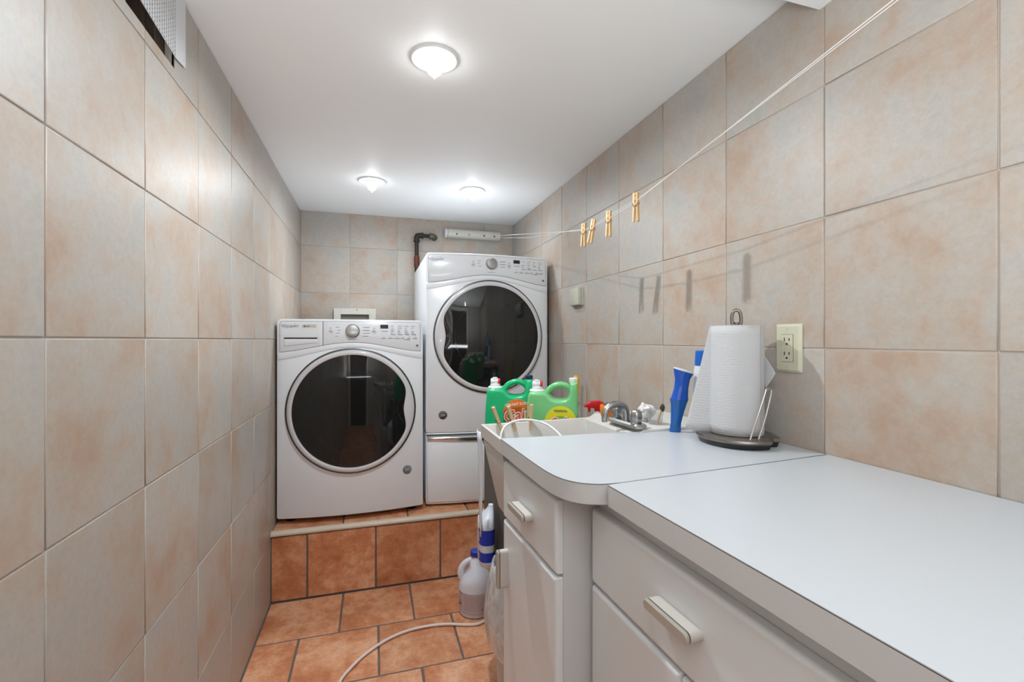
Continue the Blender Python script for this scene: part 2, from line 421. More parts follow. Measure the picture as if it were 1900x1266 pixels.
prof = [(YS+0.02, 0.300), (YS+0.02, 0.322), (YS+0.008, 0.3225), (YS-0.001, 0.320), (YS-0.0055, 0.3145), (YS-0.007, 0.308), (YS-0.005, 0.302), (YS, 0.300)]
loops(bm, [[(x, y, z) for y, z in prof] for x in (XL+0.001, XR-0.001)])
struct(obj('trim_1', bm, M['trim'], angle=50))

# ceiling with lower soffit over the near end
bm = BM(); box(bm, XL-0.06, XR+0.06, 0.88, YB+0.06, ZC, ZC+0.06)
struct(obj('ceiling', bm, M['ceiling'], smooth=False))
bm = BM()
ZS = EYE+0.757
pr = [(0.892, ZC), (0.892, ZC+0.06), (YR, ZC+0.06), (YR, ZS), (0.815, ZS)]
loops(bm, [[(x, y, z) for y, z in pr] for x in (XL-0.06+0.058, XR+0.06)])
struct(obj('ceiling_soffit', bm, M['ceiling'], smooth=False))
bm = BM(); box(bm, XL-0.06, XR+0.06, YR-0.08, YR, 0, ZC)
struct(obj('wall_rear', bm, M['plaster'], smooth=False))
d = struct(bpy.data.objects.new('door_1', None)); col.objects.link(d); d.location = (0.0, YR, 0)
bm = BM(); box(bm, -0.33, 0.33, 0.001, 0.03, 0.012, 1.84)
obj('door_leaf', bm, M['door'], d, bevel=0.003)
bm = BM()
box(bm, -0.40, -0.335, 0.001, 0.04, 0.0, 1.92); box(bm, 0.335, 0.40, 0.001, 0.04, 0.0, 1.92); box(bm, -0.335, 0.335, 0.001, 0.04, 1.85, 1.92)
obj('door_frame', bm, M['lamp_trim'], d, bevel=0.003)

# ------------------------------------------------------------------ ceiling lamps
def lamp(x, y, zc, label, bulb, light_w):
    t = thing('recessed_lamp', label, 'ceiling light', (x, y, zc), group='small round ceiling lamps')
    bm = BM()
    lathe(bm, [(0.069, 0.0), (0.070, -0.003), (0.067, -0.006), (0.052, -0.0075), (0.050, -0.0055), (0.046, -0.0055), (0.043, -0.004), (0.036, -0.0015)], 48, cap0=False)
    obj('trim_ring', bm, M['lamp_trim'], t, angle=30)
    bm = BM(); lathe(bm, [(0.034, -0.0010), (0.028, -0.010), (0.020, -0.012), (0.014, -0.012)], 32, cap0=True)
    obj('socket', bm, M['lamp_trim'], t)
    bm = BM(); lathe(bm, [(0.010, -0.011), (0.017, -0.014), (0.0215, -0.0195), (0.0235, -0.027), (0.0228, -0.034), (0.0195, -0.0415), (0.0135, -0.0475), (0.006, -0.0505), (0.0045, -0.052), (0.0040, -0.057), (0.002, -0.0585)], 28)
    obj('bulb', bm, bulb, t)
    l = bpy.data.lights.new('downlight', 'AREA'); l.shape = 'DISK'; l.size = 0.03; l.spread = math.radians(176); l.energy = light_w; l.color = (0.90, 0.955, 1.0)
    o = bpy.data.objects.new('downlight', l); col.objects.link(o); o.parent = t; o.location = (0, 0, -0.0625)
    return t
lamp(0.175, 1.385, ZC, 'white round ceiling lamp with lit bulb above the walkway, largest and nearest', M['bulb_near'], 6.2)
lamp(-0.005, 2.545, ZC, 'white round ceiling lamp with lit bulb above the washer, left of the far pair', M['bulb'], 2.6)
lamp(0.533, 2.545, ZC, 'white round ceiling lamp with lit bulb above the dryer, right of the far pair', M['bulb'], 1.5)
lamp(0.03, 0.25, ZS, 'added white round fill lamp, out of view in the low soffit beside the worktop', M['bulb_fill'], 0.5)  # this lamp and the next are added out of view as fill
lamp(0.30, -0.75, ZS, 'added white round fill lamp, out of view in the low soffit near the door', M['bulb_fill'], 0.5)

# ------------------------------------------------------------------ wall opening with grille
t = thing('wall_vent', 'torn perforated metal grille over a dark hole in the left tiled wall near the ceiling', 'vent', (XL, 1.16, HZ))
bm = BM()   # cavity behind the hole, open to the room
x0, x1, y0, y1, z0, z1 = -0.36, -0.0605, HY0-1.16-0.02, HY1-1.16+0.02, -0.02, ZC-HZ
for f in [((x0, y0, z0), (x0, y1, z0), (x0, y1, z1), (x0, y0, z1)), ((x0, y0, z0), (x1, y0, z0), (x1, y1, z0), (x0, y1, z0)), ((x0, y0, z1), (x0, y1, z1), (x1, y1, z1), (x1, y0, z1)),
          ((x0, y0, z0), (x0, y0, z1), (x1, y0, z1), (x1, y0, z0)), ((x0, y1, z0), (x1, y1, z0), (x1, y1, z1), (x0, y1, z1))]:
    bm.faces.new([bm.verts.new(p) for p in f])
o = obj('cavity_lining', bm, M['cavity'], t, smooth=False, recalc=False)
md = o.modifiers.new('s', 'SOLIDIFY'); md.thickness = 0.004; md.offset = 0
bm = BM(); box(bm, -0.14, -0.02, HY1-1.16-0.055, HY1-1.16-0.001, -0.0, z1-0.001); box(bm, -0.14, -0.035, HY1-1.16-0.078, HY1-1.16-0.058, -0.0, z1-0.001)
obj('wood_stud', bm, M['stud'], t, bevel=0.002)
bm = BM()   # perforated sheet
ga, gb = HY0-1.16-0.08, HY1-1.16-0.006
nu, nv = 26, 18; zb0, zb1 = 0.040, 0.022
cw = (gb-ga)/nu; ch = (z1-0.022)/nv
def gp(i, j):
    y = ga+cw*i; f = (y-(ga+0.1))/(gb-ga-0.1)
    zl_ = zb0+(zb1-zb0)*f
    return Vector((0.004, y, zl_+(z1-zl_-0.001)*j/nv))
for i in range(nu):
    for j in range(nv):
        c4 = [gp(i, j), gp(i+1, j), gp(i+1, j+1), gp(i, j+1)]
        c = sum(c4, Vector())/4
        big = (i+j) % 2 == 0
        s1 = 0.66 if big else 0.62
        q4 = [c+Vector((0, (p-c).y*s1*0.62, (p-c).z*s1*1.15)) for p in c4]
        A = [bm.verts.new(p) for p in c4]; B = [bm.verts.new(p) for p in q4]
        for k in range(4): bm.faces.new((A[k], A[(k+1) % 4], B[(k+1) % 4], B[k]))
bmesh.ops.remove_doubles(bm, verts=bm.verts[:], dist=1e-5)
o = obj('perforated_sheet', bm, M['grille'], t, smooth=False)
md = o.modifiers.new('s', 'SOLIDIFY'); md.thickness = 0.0012
bm = BM(); pr = [(HY1-1.16-0.006, zb1), (HY1-1.16+0.052, 0.030), (HY1-1.16+0.052, z1-0.001), (HY1-1.16-0.006, z1-0.001)]
loops(bm, [[(x, y, z) for y, z in pr] for x in (0.002, 0.0042)])
lathe(bm, [(0.0035, 0), (0.002, 0.0015)], 12)
xf(bm, Matrix.Translation((0.0042, HY1-1.16+0.04, 0.045)) @ Matrix.Rotation(PI/2, 4, 'Y'), bm.verts[-24:])
obj('side_flange', bm, M['grille'], t, bevel=0.0005)

# ------------------------------------------------------------------ laundry machines
HW = 0.343
def bow(x): return -0.036*(1-(x/HW)**2)
def xs_(x0, x1, n): return [x0+(x1-x0)*i/n for i in range(n+1)]
def strip(bm, x0, x1, zt, zb, y_off, th, n=28, soft=0.002, mi=0, xl=None):
    """panel bowed like the machine front: zt, zb functions of x; face y_off in front of the bow"""
    xs = xl or xs_(x0, x1, n)
    fr, ed, bk = [], [], []
    def ring(dx, dz, y):
        xx = [x0+dx+(x-x0)*(x1-x0-2*dx)/(x1-x0) for x in xs]
        return [(x, bow(x)-y, zb(x)+dz) for x in xx]+[(x, bow(x)-y, zt(x)-dz) for x in reversed(xx)]
    ls = [ring(0, 0, y_off-th), ring(0, 0, y_off-soft), ring(soft*0.4, soft*0.4, y_off-soft*0.35), ring(soft, soft, y_off)]
    V = loops(bm, ls, cap0=False, cap1=False, mi=mi)
    for L_ in (V[-1], V[0]):
        m_ = len(xs)
        for i in range(m_-1):
            bm.faces.new((L_[i], L_[i+1], L_[2*m_-2-i], L_[2*m_-1-i])).material_index = mi
def round_top(h, r, hw):
    def f(x):
        d = abs(x)-(hw-r)
        return h if d <= 0 else h-r+math.sqrt(max(0, r*r-d*d))
    return f
def round_bot(r, hw, z0=0.0):
    def f(x):
        d = abs(x)-(hw-r)
        return z0 if d <= 0 else z0+r-math.sqrt(max(0, r*r-d*d))
    return f
def dense(hw, r):
    a = [hw-r+r*math.sin(PI/2*k/7) for k in range(8)]
    core = xs_(-(hw-r), hw-r, 24)[1:-1]
    return [-x for x in reversed(a)]+core+a
def cabinet_shell(bm, H, rt, rb, depth=0.70, z0=0.0):
    zt, zb = round_top(H, rt, HW), round_bot(rb, HW, z0)
    xs = dense(HW, max(rt, rb))
    def ring(s, y, dz):
        return [(x*s, (bow(x*s)+y if y is not None else depth), zb(x)+dz) for x in xs]+[(x*s, (bow(x*s)+y if y is not None else depth), zt(x)-dz) for x in reversed(xs)]
    ls = [ring(1, None, 0), ring(1, 0.006, 0), ring(0.997, 0.0015, 0.001), ring(0.990, 0.0, 0.0035)]
    V = loops(bm, ls, cap0=False, cap1=False); m_ = len(xs)
    for L_ in (V[0], V[-1]):
        for i in range(m_-1): bm.faces.new((L_[i], L_[i+1], L_[2*m_-2-i], L_[2*m_-1-i]))
def machine(t, H, side, dispenser):
    """parts of a front loader of height H on Empty t; side = +1: door grip at the right, -1 at the left"""
    bm = BM(); cabinet_shell(bm, H, 0.022, 0.010)
    obj('body', bm, M['enamel'], t, angle=50)
    arc = lambda x: H-0.111-0.048*(abs(x)/HW)**1.55 if abs(x) > 0.02 else H-0.111
    arc = lambda x: H-0.112-0.046*(1-math.cos(PI*min(1, abs(x)/0.36)))/2*1.02
    arc2 = lambda x: H-0.137-0.060*(1-math.cos(PI*min(1, abs(x)/0.40)))/2*1.05
    # panel field: dark backing stands in for the shade in the seam round the fascia
    f = 0.330; zt = round_top(H-0.010, 0.018, f)
    bm = BM(); strip(bm, -f, f, zt, lambda x: arc(x), 0.0010, 0.0009, soft=0.0003, xl=dense(f, 0.018)); obj('panel_seam', bm, M['seam'], t, smooth=False)
    e = 0.0014
    zi = round_top(H-0.010-e, 0.017, f-e)
    if dispenser:
        xd = -0.135
        bm = BM(); xl = [x for x in dense(f-e, 0.017) if x > xd+0.008]; xl = [xd+e]+xl
        strip(bm, xd+e, f-e, zi, lambda x: arc(x)+e, 0.0030, 0.0018, soft=0.0008, xl=xl); obj('control_panel', bm, M['panel'], t, angle=50)
        xl = [x for x in dense(f-e, 0.017) if x < xd-0.008]+[xd-e]
        bm = BM(); strip(bm, -f+e, xd-e, zi, lambda x: arc(x)+e, 0.0030, 0.0018, soft=0.0008, xl=xl)
        dr = obj('dispenser_drawer', bm, M['panel'], t, angle=50)
        # finger slot of the dispenser: dark gap over a scooped lip
        bm = BM(); strip(bm, -0.310, -0.160, lambda x: H-0.088, lambda x: H-0.0945, 0.0040, 0.0012, n=10, soft=0.0004)
        obj('slot', bm, M['slot'], dr, smooth=False)
        bm = BM(); strip(bm, -0.310, -0.160, lambda x: H-0.0948, lambda x: H-0.112-0.018*((x+0.310)/0.15 < 1)*max(0, 1-(x+0.310)/0.16), 0.0062, 0.004, n=14, soft=0.0022)
        obj('scooped_lip', bm, M['panel'], dr, angle=60)
    else:
        bm = BM(); strip(bm, -f+e, f-e, zi, lambda x: arc(x)+e, 0.0030, 0.0018, soft=0.0008, xl=dense(f-e, 0.017)); obj('control_panel', bm, M['panel'], t, angle=50)
    # sculpted band under the fascia
    bm = BM(); strip(bm, -HW+0.002, HW-0.002, lambda x: arc(x)-0.0004, lambda x: arc2(x), 0.0034, 0.0034, n=44, soft=0.003); obj('brow_band', bm, M['enamel'], t, angle=50)
    # door
    cz = H-0.445; n = 96
    def pol(r, a, y): x = r*math.cos(a); return (x, bow(x)-y, cz+r*math.sin(a))
    def ri(a, base=0.2735, dip=0.030):
        a0 = 0 if side > 0 else PI
        da = (a-a0+PI) % (2*PI)-PI
        k = da/0.46
        return base-(dip*(0.5+0.5*math.cos(PI*k)) if abs(k) < 1 else 0)
    A = [2*PI*i/n for i in range(n)]
    bm = BM(); loops(bm, [[pol(r, a, y) for a in A] for r, y in ((0.3055, 0.0), (0.3055, 0.0052), (0.301, 0.0068), (0.296, 0.0062))], cap0=False, cap1=False)
    obj('door_groove_shade', bm, M['ring_edge'], t, angle=60)  # dark ring stands in for the shaded groove round the door
    bm = BM()
    rings = [[pol(0.297, a, 0.004) for a in A], [pol(0.2975, a, 0.014) for a in A], [pol(0.294, a, 0.021) for a in A], [pol(0.287, a, 0.024) for a in A]]
    rings += [[pol(ri(a)+0.004, a, 0.0245) for a in A], [pol(ri(a), a, 0.0225) for a in A], [pol(ri(a), a, 0.012) for a in A]]
    loops(bm, rings, cap0=False, cap1=False)
    ring_o = obj('door_ring', bm, M['ring'], t, angle=50)
    # dark finger recess beside the grip
    a0 = 0 if side > 0 else PI
    bm = BM(); m_ = 24; o_, i_, d_ = [], [], []
    for k in range(m_+1):
        da = -0.44+0.88*k/m_; a = a0+da; s = math.cos(PI/2*da/0.44)
        o_.append(pol(ri(a)-0.0004, a, 0.0235)); d_.append(pol(ri(a)-0.010*s, a, 0.014)); i_.append(pol(ri(a)-0.034*s-0.0006, a, 0.0205))
    loops(bm, [o_, d_, i_], cap0=False, cap1=False, closed=False)
    obj('finger_recess', bm, M['black'], ring_o, recalc=True)
    bm = BM()
    rs = [0.0, 0.05, 0.10, 0.15, 0.19, 0.22, 0.245, 1.0]
    gl = []
    for r in rs[1:]:
        gl.append([pol(min(ri(a)+0.001, r) if r < 1 else ri(a)+0.001, a, 0.0155+0.010*(1-(min(r, 0.27)/0.275)**2)) for a in A])
    V = loops(bm, gl, cap0=False, cap1=False)
    c = bm.verts.new(pol(0, 0, 0.0255))
    for i in range(n): bm.faces.new((c, V[0][i], V[0][(i+1) % n]))
    gl_o = obj('door_glass', bm, M['glass'], t, angle=60)
    bm = BM(); loops(bm, [[pol(r, a, 0.0163+0.010*(1-(r/0.275)**2)) for a in A] for r in (0.192, 0.198)], cap0=False, cap1=False)
    obj('inner_rim', bm, M['glass_in'], gl_o)
    # round badge
    bx = 0.262 if side > 0 else -0.255
    bz = H-0.760 if side > 0 else H-0.862
    bm = BM(); k = 28
    loops(bm, [[(bx+r*math.cos(2*PI*i/k), bow(bx+r*math.cos(2*PI*i/k))-y, bz+r*math.sin(2*PI*i/k)) for i in range(k)] for r, y in ((0.0225, 0.0), (0.0225, 0.0010), (0.0215, 0.0014))], cap0=False)
    bd = obj('round_badge', bm, M['badge'] if side < 0 else M['print'], t)
    bm = BM()
    for i in range(16):
        a = 2*PI*i/16+0.1
        if -2.4 < (a+PI) % (2*PI)-PI < -0.7: continue
        px, pz = bx+0.0175*math.cos(a), bz+0.0175*math.sin(a)
        box(bm, px-0.0016, px+0.0016, bow(bx)-0.0036, bow(bx)-0.001, pz-0.0016, pz+0.0016)
    for (qx, qz, r) in ((-0.004, 0.001, 0.0055),):
        tube(bm, [(bx+qx+r*math.cos(q), bow(bx)-0.0030, bz+qz+r*math.sin(q)) for q in [2*PI*i/14 for i in range(15)]], 0.0013, 6)
    for qz in (0.005, -0.001):
        box(bm, bx+0.002, bx+0.012, bow(bx)-0.0036, bow(bx)-0.001, bz+qz-0.001, bz+qz+0.0012)
    obj('badge_print', bm, M['badge_l'], bd, smooth=False)
    return arc
def knob(t, x, z, r=0.029, m='knob'):
    bm = BM(); lathe(bm, [(r*1.12, 0), (r*1.12, 0.002), (r, 0.004), (r, 0.018), (r*0.93, 0.022), (r*0.6, 0.0235), (0.004, 0.024)], 36)
    xf(bm, Matrix.Translation((x, bow(x)-0.002, z)) @ Matrix.Rotation(PI/2, 4, 'X'))
    k = obj('cycle_knob', bm, M[m], t, angle=35)
    return k
def panel_print(t, H, x0, knob_x):
    """tiny grey print, buttons and display on the fascia"""
    def dash(bm, x, z, w_, h=0.0013):
        box(bm, x, x+w_, bow(x)-0.0036, bow(x)-0.0024, z-h/2, z+h/2)
    pj = bpy.data.objects
    for s in (-1, 1):
        bm = BM()
        for i in range(4 if x0 == 0 else 3):
            w_ = random.uniform(0.024, 0.034)
            dash(bm, knob_x+s*0.047-(w_ if s < 0 else 0), H-0.038-0.0145*i, w_, 0.0020)
        obj('cycle_print', bm, M['print'], t, smooth=False)
    for i in range(4):
        bm = BM(); dash(bm, 0.180+0.034*i, H-0.030, random.uniform(0.012, 0.024)); dash(bm, 0.180+0.034*i, H-0.072, 0.024, 0.0022)
        for k in range(5):
            if random.random() < 0.9: dash(bm, 0.180+0.034*i, H-0.040-0.0055*k-(0.004 if k else 0), random.uniform(0.007, 0.020))
        obj('option_print', bm, M['print'], t, smooth=False)
    bm = BM()
    for i in range(6):
        dash(bm, 0.135+0.031*i, H-0.092, random.uniform(0.018, 0.028), 0.0022); dash(bm, 0.146+0.031*i, H-0.085, 0.003, 0.003)
    dash(bm, 0.245, H-0.098, 0.030, 0.0016)
    obj('touch_key_print', bm, M['print'], t, smooth=False)
    bm = BM(); dash(bm, knob_x-0.022, H-0.098, 0.044, 0.0014); obj('knob_caption', bm, M['print'], t, smooth=False)
    bm = BM(); dash(bm, 0.132, H-0.056, 0.034, 0.0016)
    obj('display_caption', bm, M['print'], t, smooth=False)
    bm = BM(); box(bm, 0.302, 0.318, bow(0.31)-0.0036, bow(0.31)-0.0022, H-0.134, H-0.123)
    obj('approval_mark', bm, M['print'], t, smooth=False)
    bm = BM(); strip(bm, 0.130, 0.168, lambda x: H-0.024, lambda x: H-0.043, 0.0040, 0.0015, n=6, soft=0.0004)
    obj('display', bm, M['display'], t, smooth=False)
    for bx in (knob_x-0.100, knob_x+0.100):
        bm = BM(); lathe(bm, [(0.0115, 0), (0.0115, 0.0008), (0.0105, 0.0012), (0.0095, 0.0008)], 28)
        xf(bm, Matrix.Translation((bx, bow(bx)-0.0028, H-0.060)) @ Matrix.Rotation(PI/2, 4, 'X'))
        b_ = obj('button', bm, M['ring'], t)
        bm = BM(); box(bm, bx-0.003, bx+0.003, bow(bx)-0.0046, bow(bx)-0.0028, H-0.062, H-0.058); box(bm, bx-0.0025, bx+0.0025, bow(bx)-0.0036, bow(bx)-0.0026, H-0.044, H-0.040)
        obj('button_mark', bm, M['print'], b_, smooth=False)
def logo(t, H, x, z, s='Whirlpool', size=0.021, m='logo'):
    bm = text_mesh(s, size, 0.0002, shear=0.25)
    xf(bm, Matrix.Translation((x, bow(x)-0.0034, z)) @ Matrix.Rotation(math.radians(-3.0), 4, 'Z') @ FRONT)
    a = (bow(x+0.02)-bow(x-0.02))/0.04
    for v in bm.verts: v.co.y = bow(v.co.x)-0.0038+(0 if v.co.y > 0 else 0)
    obj('brand_lettering', bm, M[m], t, smooth=False)
    # the loop drawn round the lettering
    bm = BM(); tube(bm, [(x+0.029*math.cos(a)*1.0, bow(x+0.029*math.cos(a))-0.0037, z+0.001+0.0085*math.sin(a)+0.004*math.cos(a)) for a in [math.radians(200+q*15) for q in range(15)]], 0.0006, 5)
    obj('brand_swoosh', bm, M[m], t)

H1 = 0.9525
wm = thing('washing_machine', 'white front-loading washing machine with dark round door standing on the tiled step, left machine', 'washing machine', (-0.095, 2.428, 0.347))
machine(wm, H1, 1, True)
knob(wm, 0.0, H1-0.056, 0.030, 'dull_chrome'); panel_print(wm, H1, 0, 0.0)
logo(wm, H1, -0.285, H1-0.033, size=0.019)
bm = BM(); strip(bm, -0.228, -0.165, lambda x: H1-0.026, lambda x: H1-0.041, 0.0037, 0.0007, n=6, soft=0.0002)
o = obj('feature_plate', bm, M['box_w'], wm, smooth=False)
bm = BM()
for k in range(9): box(bm, -0.212+0.005*k, -0.209+0.005*k, bow(-0.2)-0.0046+0.0003*k*0, bow(-0.2)-0.003, H1-0.0365, H1-0.0315)
box(bm, -0.221, -0.215, bow(-0.22)-0.0046, bow(-0.22)-0.003, H1-0.0385, H1-0.029)
obj('plate_print', bm, M['print'], o, smooth=False)
for sx in (-0.29, 0.29):
    for y in (0.06, 0.66):
        bm = BM(); lathe(bm, [(0.022, -0.0285), (0.024, -0.022), (0.012, -0.018), (0.012, 0.002)], 16, c=(sx, y, 0)); obj('foot', bm, M['black'], wm)

# pedestal and dryer
dx, dy = 0.6095, 2.472
pd = thing('pedestal_drawer', 'white storage pedestal with chrome handle bar under the dryer', 'drawer', (dx, dy, 0.331))
HP = 0.376
bm = BM(); cabinet_shell(bm, HP, 0.010, 0.010, z0=0.0)
obj('body', bm, M['enamel'], pd, angle=50)
bm = BM(); strip(bm, -0.340, 0.340, lambda x: HP-0.006, lambda x: HP-0.016, 0.0015, 0.0015, soft=0.0004); obj('top_gap_shade', bm, M['seam'], pd, smooth=False)  # dark strip stands in for the shaded gap below the dryer
bm = BM(); strip(bm, -0.336, 0.336, lambda x: HP-0.018, lambda x: HP-0.050+0.012*(x/0.336)**2, 0.016, 0.016, n=30, soft=0.006)
obj('handle_bar', bm, M['chrome'], pd, angle=60)
bm = BM(); strip(bm, -0.338, 0.338, lambda x: HP-0.046+0.010*(x/0.338)**2, lambda x: 0.010, 0.007, 0.007, n=30, soft=0.006)
obj('drawer_front', bm, M['enamel'], pd, angle=60)
for sx in (-0.29, 0.29):
    for y in (0.06, 0.66):
        bm = BM(); lathe(bm, [(0.020, -0.0125), (0.020, 0.002)], 16, c=(sx, y, 0)); obj('foot', bm, M['black'], pd)
H2 = 0.9545
dr = thing('dryer', 'white front-loading dryer with dark round door raised on a drawer pedestal in the right corner', 'dryer', (dx, dy, 0.331+HP+0.0015))
machine(dr, H2, -1, False)
knob(dr, 0.005, H2-0.050, 0.0285)
panel_print(dr, H2, 1, 0.005)
logo(dr, H2, -0.292, H2-0.035, size=0.019)

# ------------------------------------------------------------------ things on the back wall
t = thing('gas_pipe', 'black iron pipe with elbow and red fitting rising behind the dryer', 'pipe', (0.285, 3.208, ZP))
Z0 = ZP; zt = EYE+0.712-Z0
bm = BM(); tube(bm, [(0, 0, 0.0), (0, 0, zt-0.02)], 0.0135, 16); obj('riser_pipe', bm, M['iron'], t)
bm = BM(); tube(bm, catmull([(0, 0, zt-0.038), (0, 0, zt-0.018), (0.006, 0, zt-0.004), (0.020, 0, zt), (0.040, 0, zt)], 5), [0.0185]*2+[0.018]*19, 16)
tube(bm, [(0, 0, zt-0.044), (0, 0, zt-0.036)], 0.021, 16); tube(bm, [(0.034, 0, zt), (0.044, 0, zt)], 0.021, 16)
obj('elbow_fitting', bm, M['iron'], t)
bm = BM(); tube(bm, [(0.04, 0, zt), (0.10, 0, zt)], 0.0128, 16); obj('cross_pipe', bm, M['iron'], t)
bm = BM(); tube(bm, catmull([(0.088, 0, zt), (0.104, 0, zt), (0.118, 0.006, zt-0.002), (0.124, 0.018, zt-0.004), (0.124, 0.0405, zt-0.004)], 5), 0.019, 16)
tube(bm, [(0.086, 0, zt), (0.096, 0, zt)], 0.0215, 16)
obj('wall_elbow', bm, M['brass'], t)
bm = BM(); tube(bm, [(0, 0, zt-0.218), (0, 0, zt-0.205), (0, 0, zt-0.155), (0, 0, zt-0.140)], [0.017, 0.0185, 0.0185, 0.016], 12); obj('red_fitting', bm, M['iron_red'], t, angle=20)
bm = BM(); lathe(bm, [(0.026, 0.0005), (0.026, 0.006), (0.016, 0.012)], 20); obj('floor_flange', bm, M['iron'], t)

reel = t = thing('clothesline_reel', 'white tubular retractable clothesline reel mounted on the back wall above the dryer', 'clothesline reel', (0.675, YB-0.036, EYE+0.742))
bm = BM(); tube(bm, [(-0.180, 0, 0), (0.195, 0, 0)], 0.031, 28)
box(bm, -0.176, 0.190, 0.0, 0.0355, -0.026, 0.026)
obj('housing', bm, M['box_w'], t, bevel=0.001)
bm = BM(); tube(bm, [(-0.197, 0, 0), (-0.194, 0, 0), (-0.182, 0, 0)], [0.029, 0.032, 0.032], 28); obj('end_cap', bm, M['cap_w'], t)
bm = BM(); tube(bm, [(-0.1825, 0, 0), (-0.1805, 0, 0)], 0.0325, 28); obj('end_seam', bm, M['cap_navy'], t)
for x in (-0.118, -0.032, 0.075, 0.150):
    bm = BM(); tube(bm, [(x, -0.0300, -0.008), (x, -0.0325, -0.0085)], 0.0055, 12); obj('line_hole', bm, M['slot'] if x != -0.032 else M['print'], t)

t = thing('washer_outlet_box', 'cream plastic wall box with recessed opening just above the washer', 'outlet box', (-0.113, YB, EYE+0.10))
bm = BM()
for a in ((-0.132, -0.090, -0.20, 0.108), (0.088, 0.132, -0.20, 0.108), (-0.090, 0.088, 0.068, 0.108), (-0.090, 0.088, -0.20, -0.16)):
    box(bm, a[0], a[1], -0.026, -0.0005, a[2], a[3])
bmesh.ops.remove_doubles(bm, verts=bm.verts[:], dist=1e-5)
obj('frame', bm, M['box_w'], t, bevel=0.0015)
bm = BM(); box(bm, -0.089, 0.087, -0.004, -0.0005, -0.159, 0.067); obj('recess_panel', bm, M['box_in'], t, smooth=False)  # shallow panel, recess shade put into its grey
bm = BM(); box(bm, -0.07, 0.07, -0.018, -0.0045, 0.020, 0.034); obj('valve_bar', bm, M['box_in'], t, bevel=0.003)
bm = BM(); lathe(bm, [(0.004, 0), (0.003, 0.002)], 12); xf(bm, Matrix.Translation((0.012, -0.026, 0.098)) @ Matrix.Rotation(PI/2, 4, 'X')); obj('screw', bm, M['print'], t)

# ------------------------------------------------------------------ clotheslines
A1 = [(0.80, 3.181, EYE+0.735), (0.757, 2.30, EYE+0.553), (0.713, 1.50, EYE+0.388), (0.7125, 1.44, EYE+0.384), (0.711, 1.31, EYE+0.382), (0.709, 1.15, EYE+0.390), (0.709, 0.475, EYE+0.484), (0.712, YR+0.003, EYE+0.732)]
RL = Vector((0.675, YB-0.036, EYE+0.742))
bm = BM(); tube(bm, [Vector(p)-RL for p in A1], 0.0008, 8); o = obj('cord', bm, M['cord'], reel); o['label'] = 'thin white cord carrying the four clothespins'
A2 = [(0.83, 3.181, EYE+0.725), (0.775, 2.30, EYE+0.535), (0.735, 1.50, EYE+0.398), (0.732, 1.15, EYE+0.410), (0.722, 0.475, EYE+0.4885), (0.722, YR+0.003, EYE+0.728)]
bm = BM(); tube(bm, [Vector(p)-RL for p in A2], 0.0007, 8); o = obj('cord', bm, M['cord'], reel); o['label'] = 'second thin white cord without pins'

def clothespin(name, label, group, loc, rot, spread=0.0):
    t = thing(name, label, 'clothespin', loc, rot=rot, group=group)
    # origin where the line is gripped; jaws up, handles down; prongs side by side in x
    for s in (-1, 1):
        bm = BM()
        pr = [(0.0010, 0.0235), (0.0035, 0.0255), (0.0078, 0.0240), (0.0082, 0.0), (0.0082, -0.020), (0.0098, -0.056), (0.0050, -0.058), (0.0028, -0.030), (0.0006, -0.010), (0.0006, -0.003), (0.0022, -0.0012), (0.0022, 0.0012), (0.0006, 0.003), (0.0006, 0.013), (0.0022, 0.0150), (0.0006, 0.018)]
        pr = [(x*s, z) for x, z in pr]
        loops(bm, [[(x, y, z) for x, z in pr] for y in (-0.0048, 0.0048)])
        obj('wooden_prong', bm, M['wood' if s > 0 else 'wood_l'], t, smooth=False, bevel=0.0004, seg=1)
    bm = BM()
    tube(bm, [(0.0036*math.cos(a)*1.0, -0.0055+0.011*a/(2*PI*4), -0.016+0.0036*math.sin(a)) for a in [2*PI*4*k/48 for k in range(49)]], 0.0007, 5)
    tube(bm, [(0.0030, -0.0058, -0.016), (0.0092, -0.0054, -0.006), (0.0092, 0.0054, -0.006), (0.003, 0.0058, -0.016)], 0.0007, 5)
    tube(bm, [(-0.0030, -0.0058, -0.016), (-0.0092, -0.0054, -0.004), (-0.0092, 0.0054, -0.004), (-0.003, 0.0058, -0.016)], 0.0007, 5)
    obj('spring', bm, M['wire'], t)
    return t
for (x, y, z, ry, lb) in ((0.709, 1.15, EYE+0.390, 0.0, 'wooden clothespin hanging on the cord, rightmost and highest of four'),
                          (0.711, 1.31, EYE+0.382, 0.02, 'wooden clothespin on the cord, second from the right, alone between its neighbours'),
                          (0.7125, 1.425, EYE+0.384, 0.22, 'tilted wooden clothespin on the cord, right one of the close pair'),
                          (0.713, 1.495, EYE+0.387, 0.04, 'wooden clothespin on the cord, leftmost of the four, nearest the dryer')):
    clothespin('clothespin', lb, 'wooden clothespins on the cord', (x, y, z), (0, ry, math.radians(-62)))

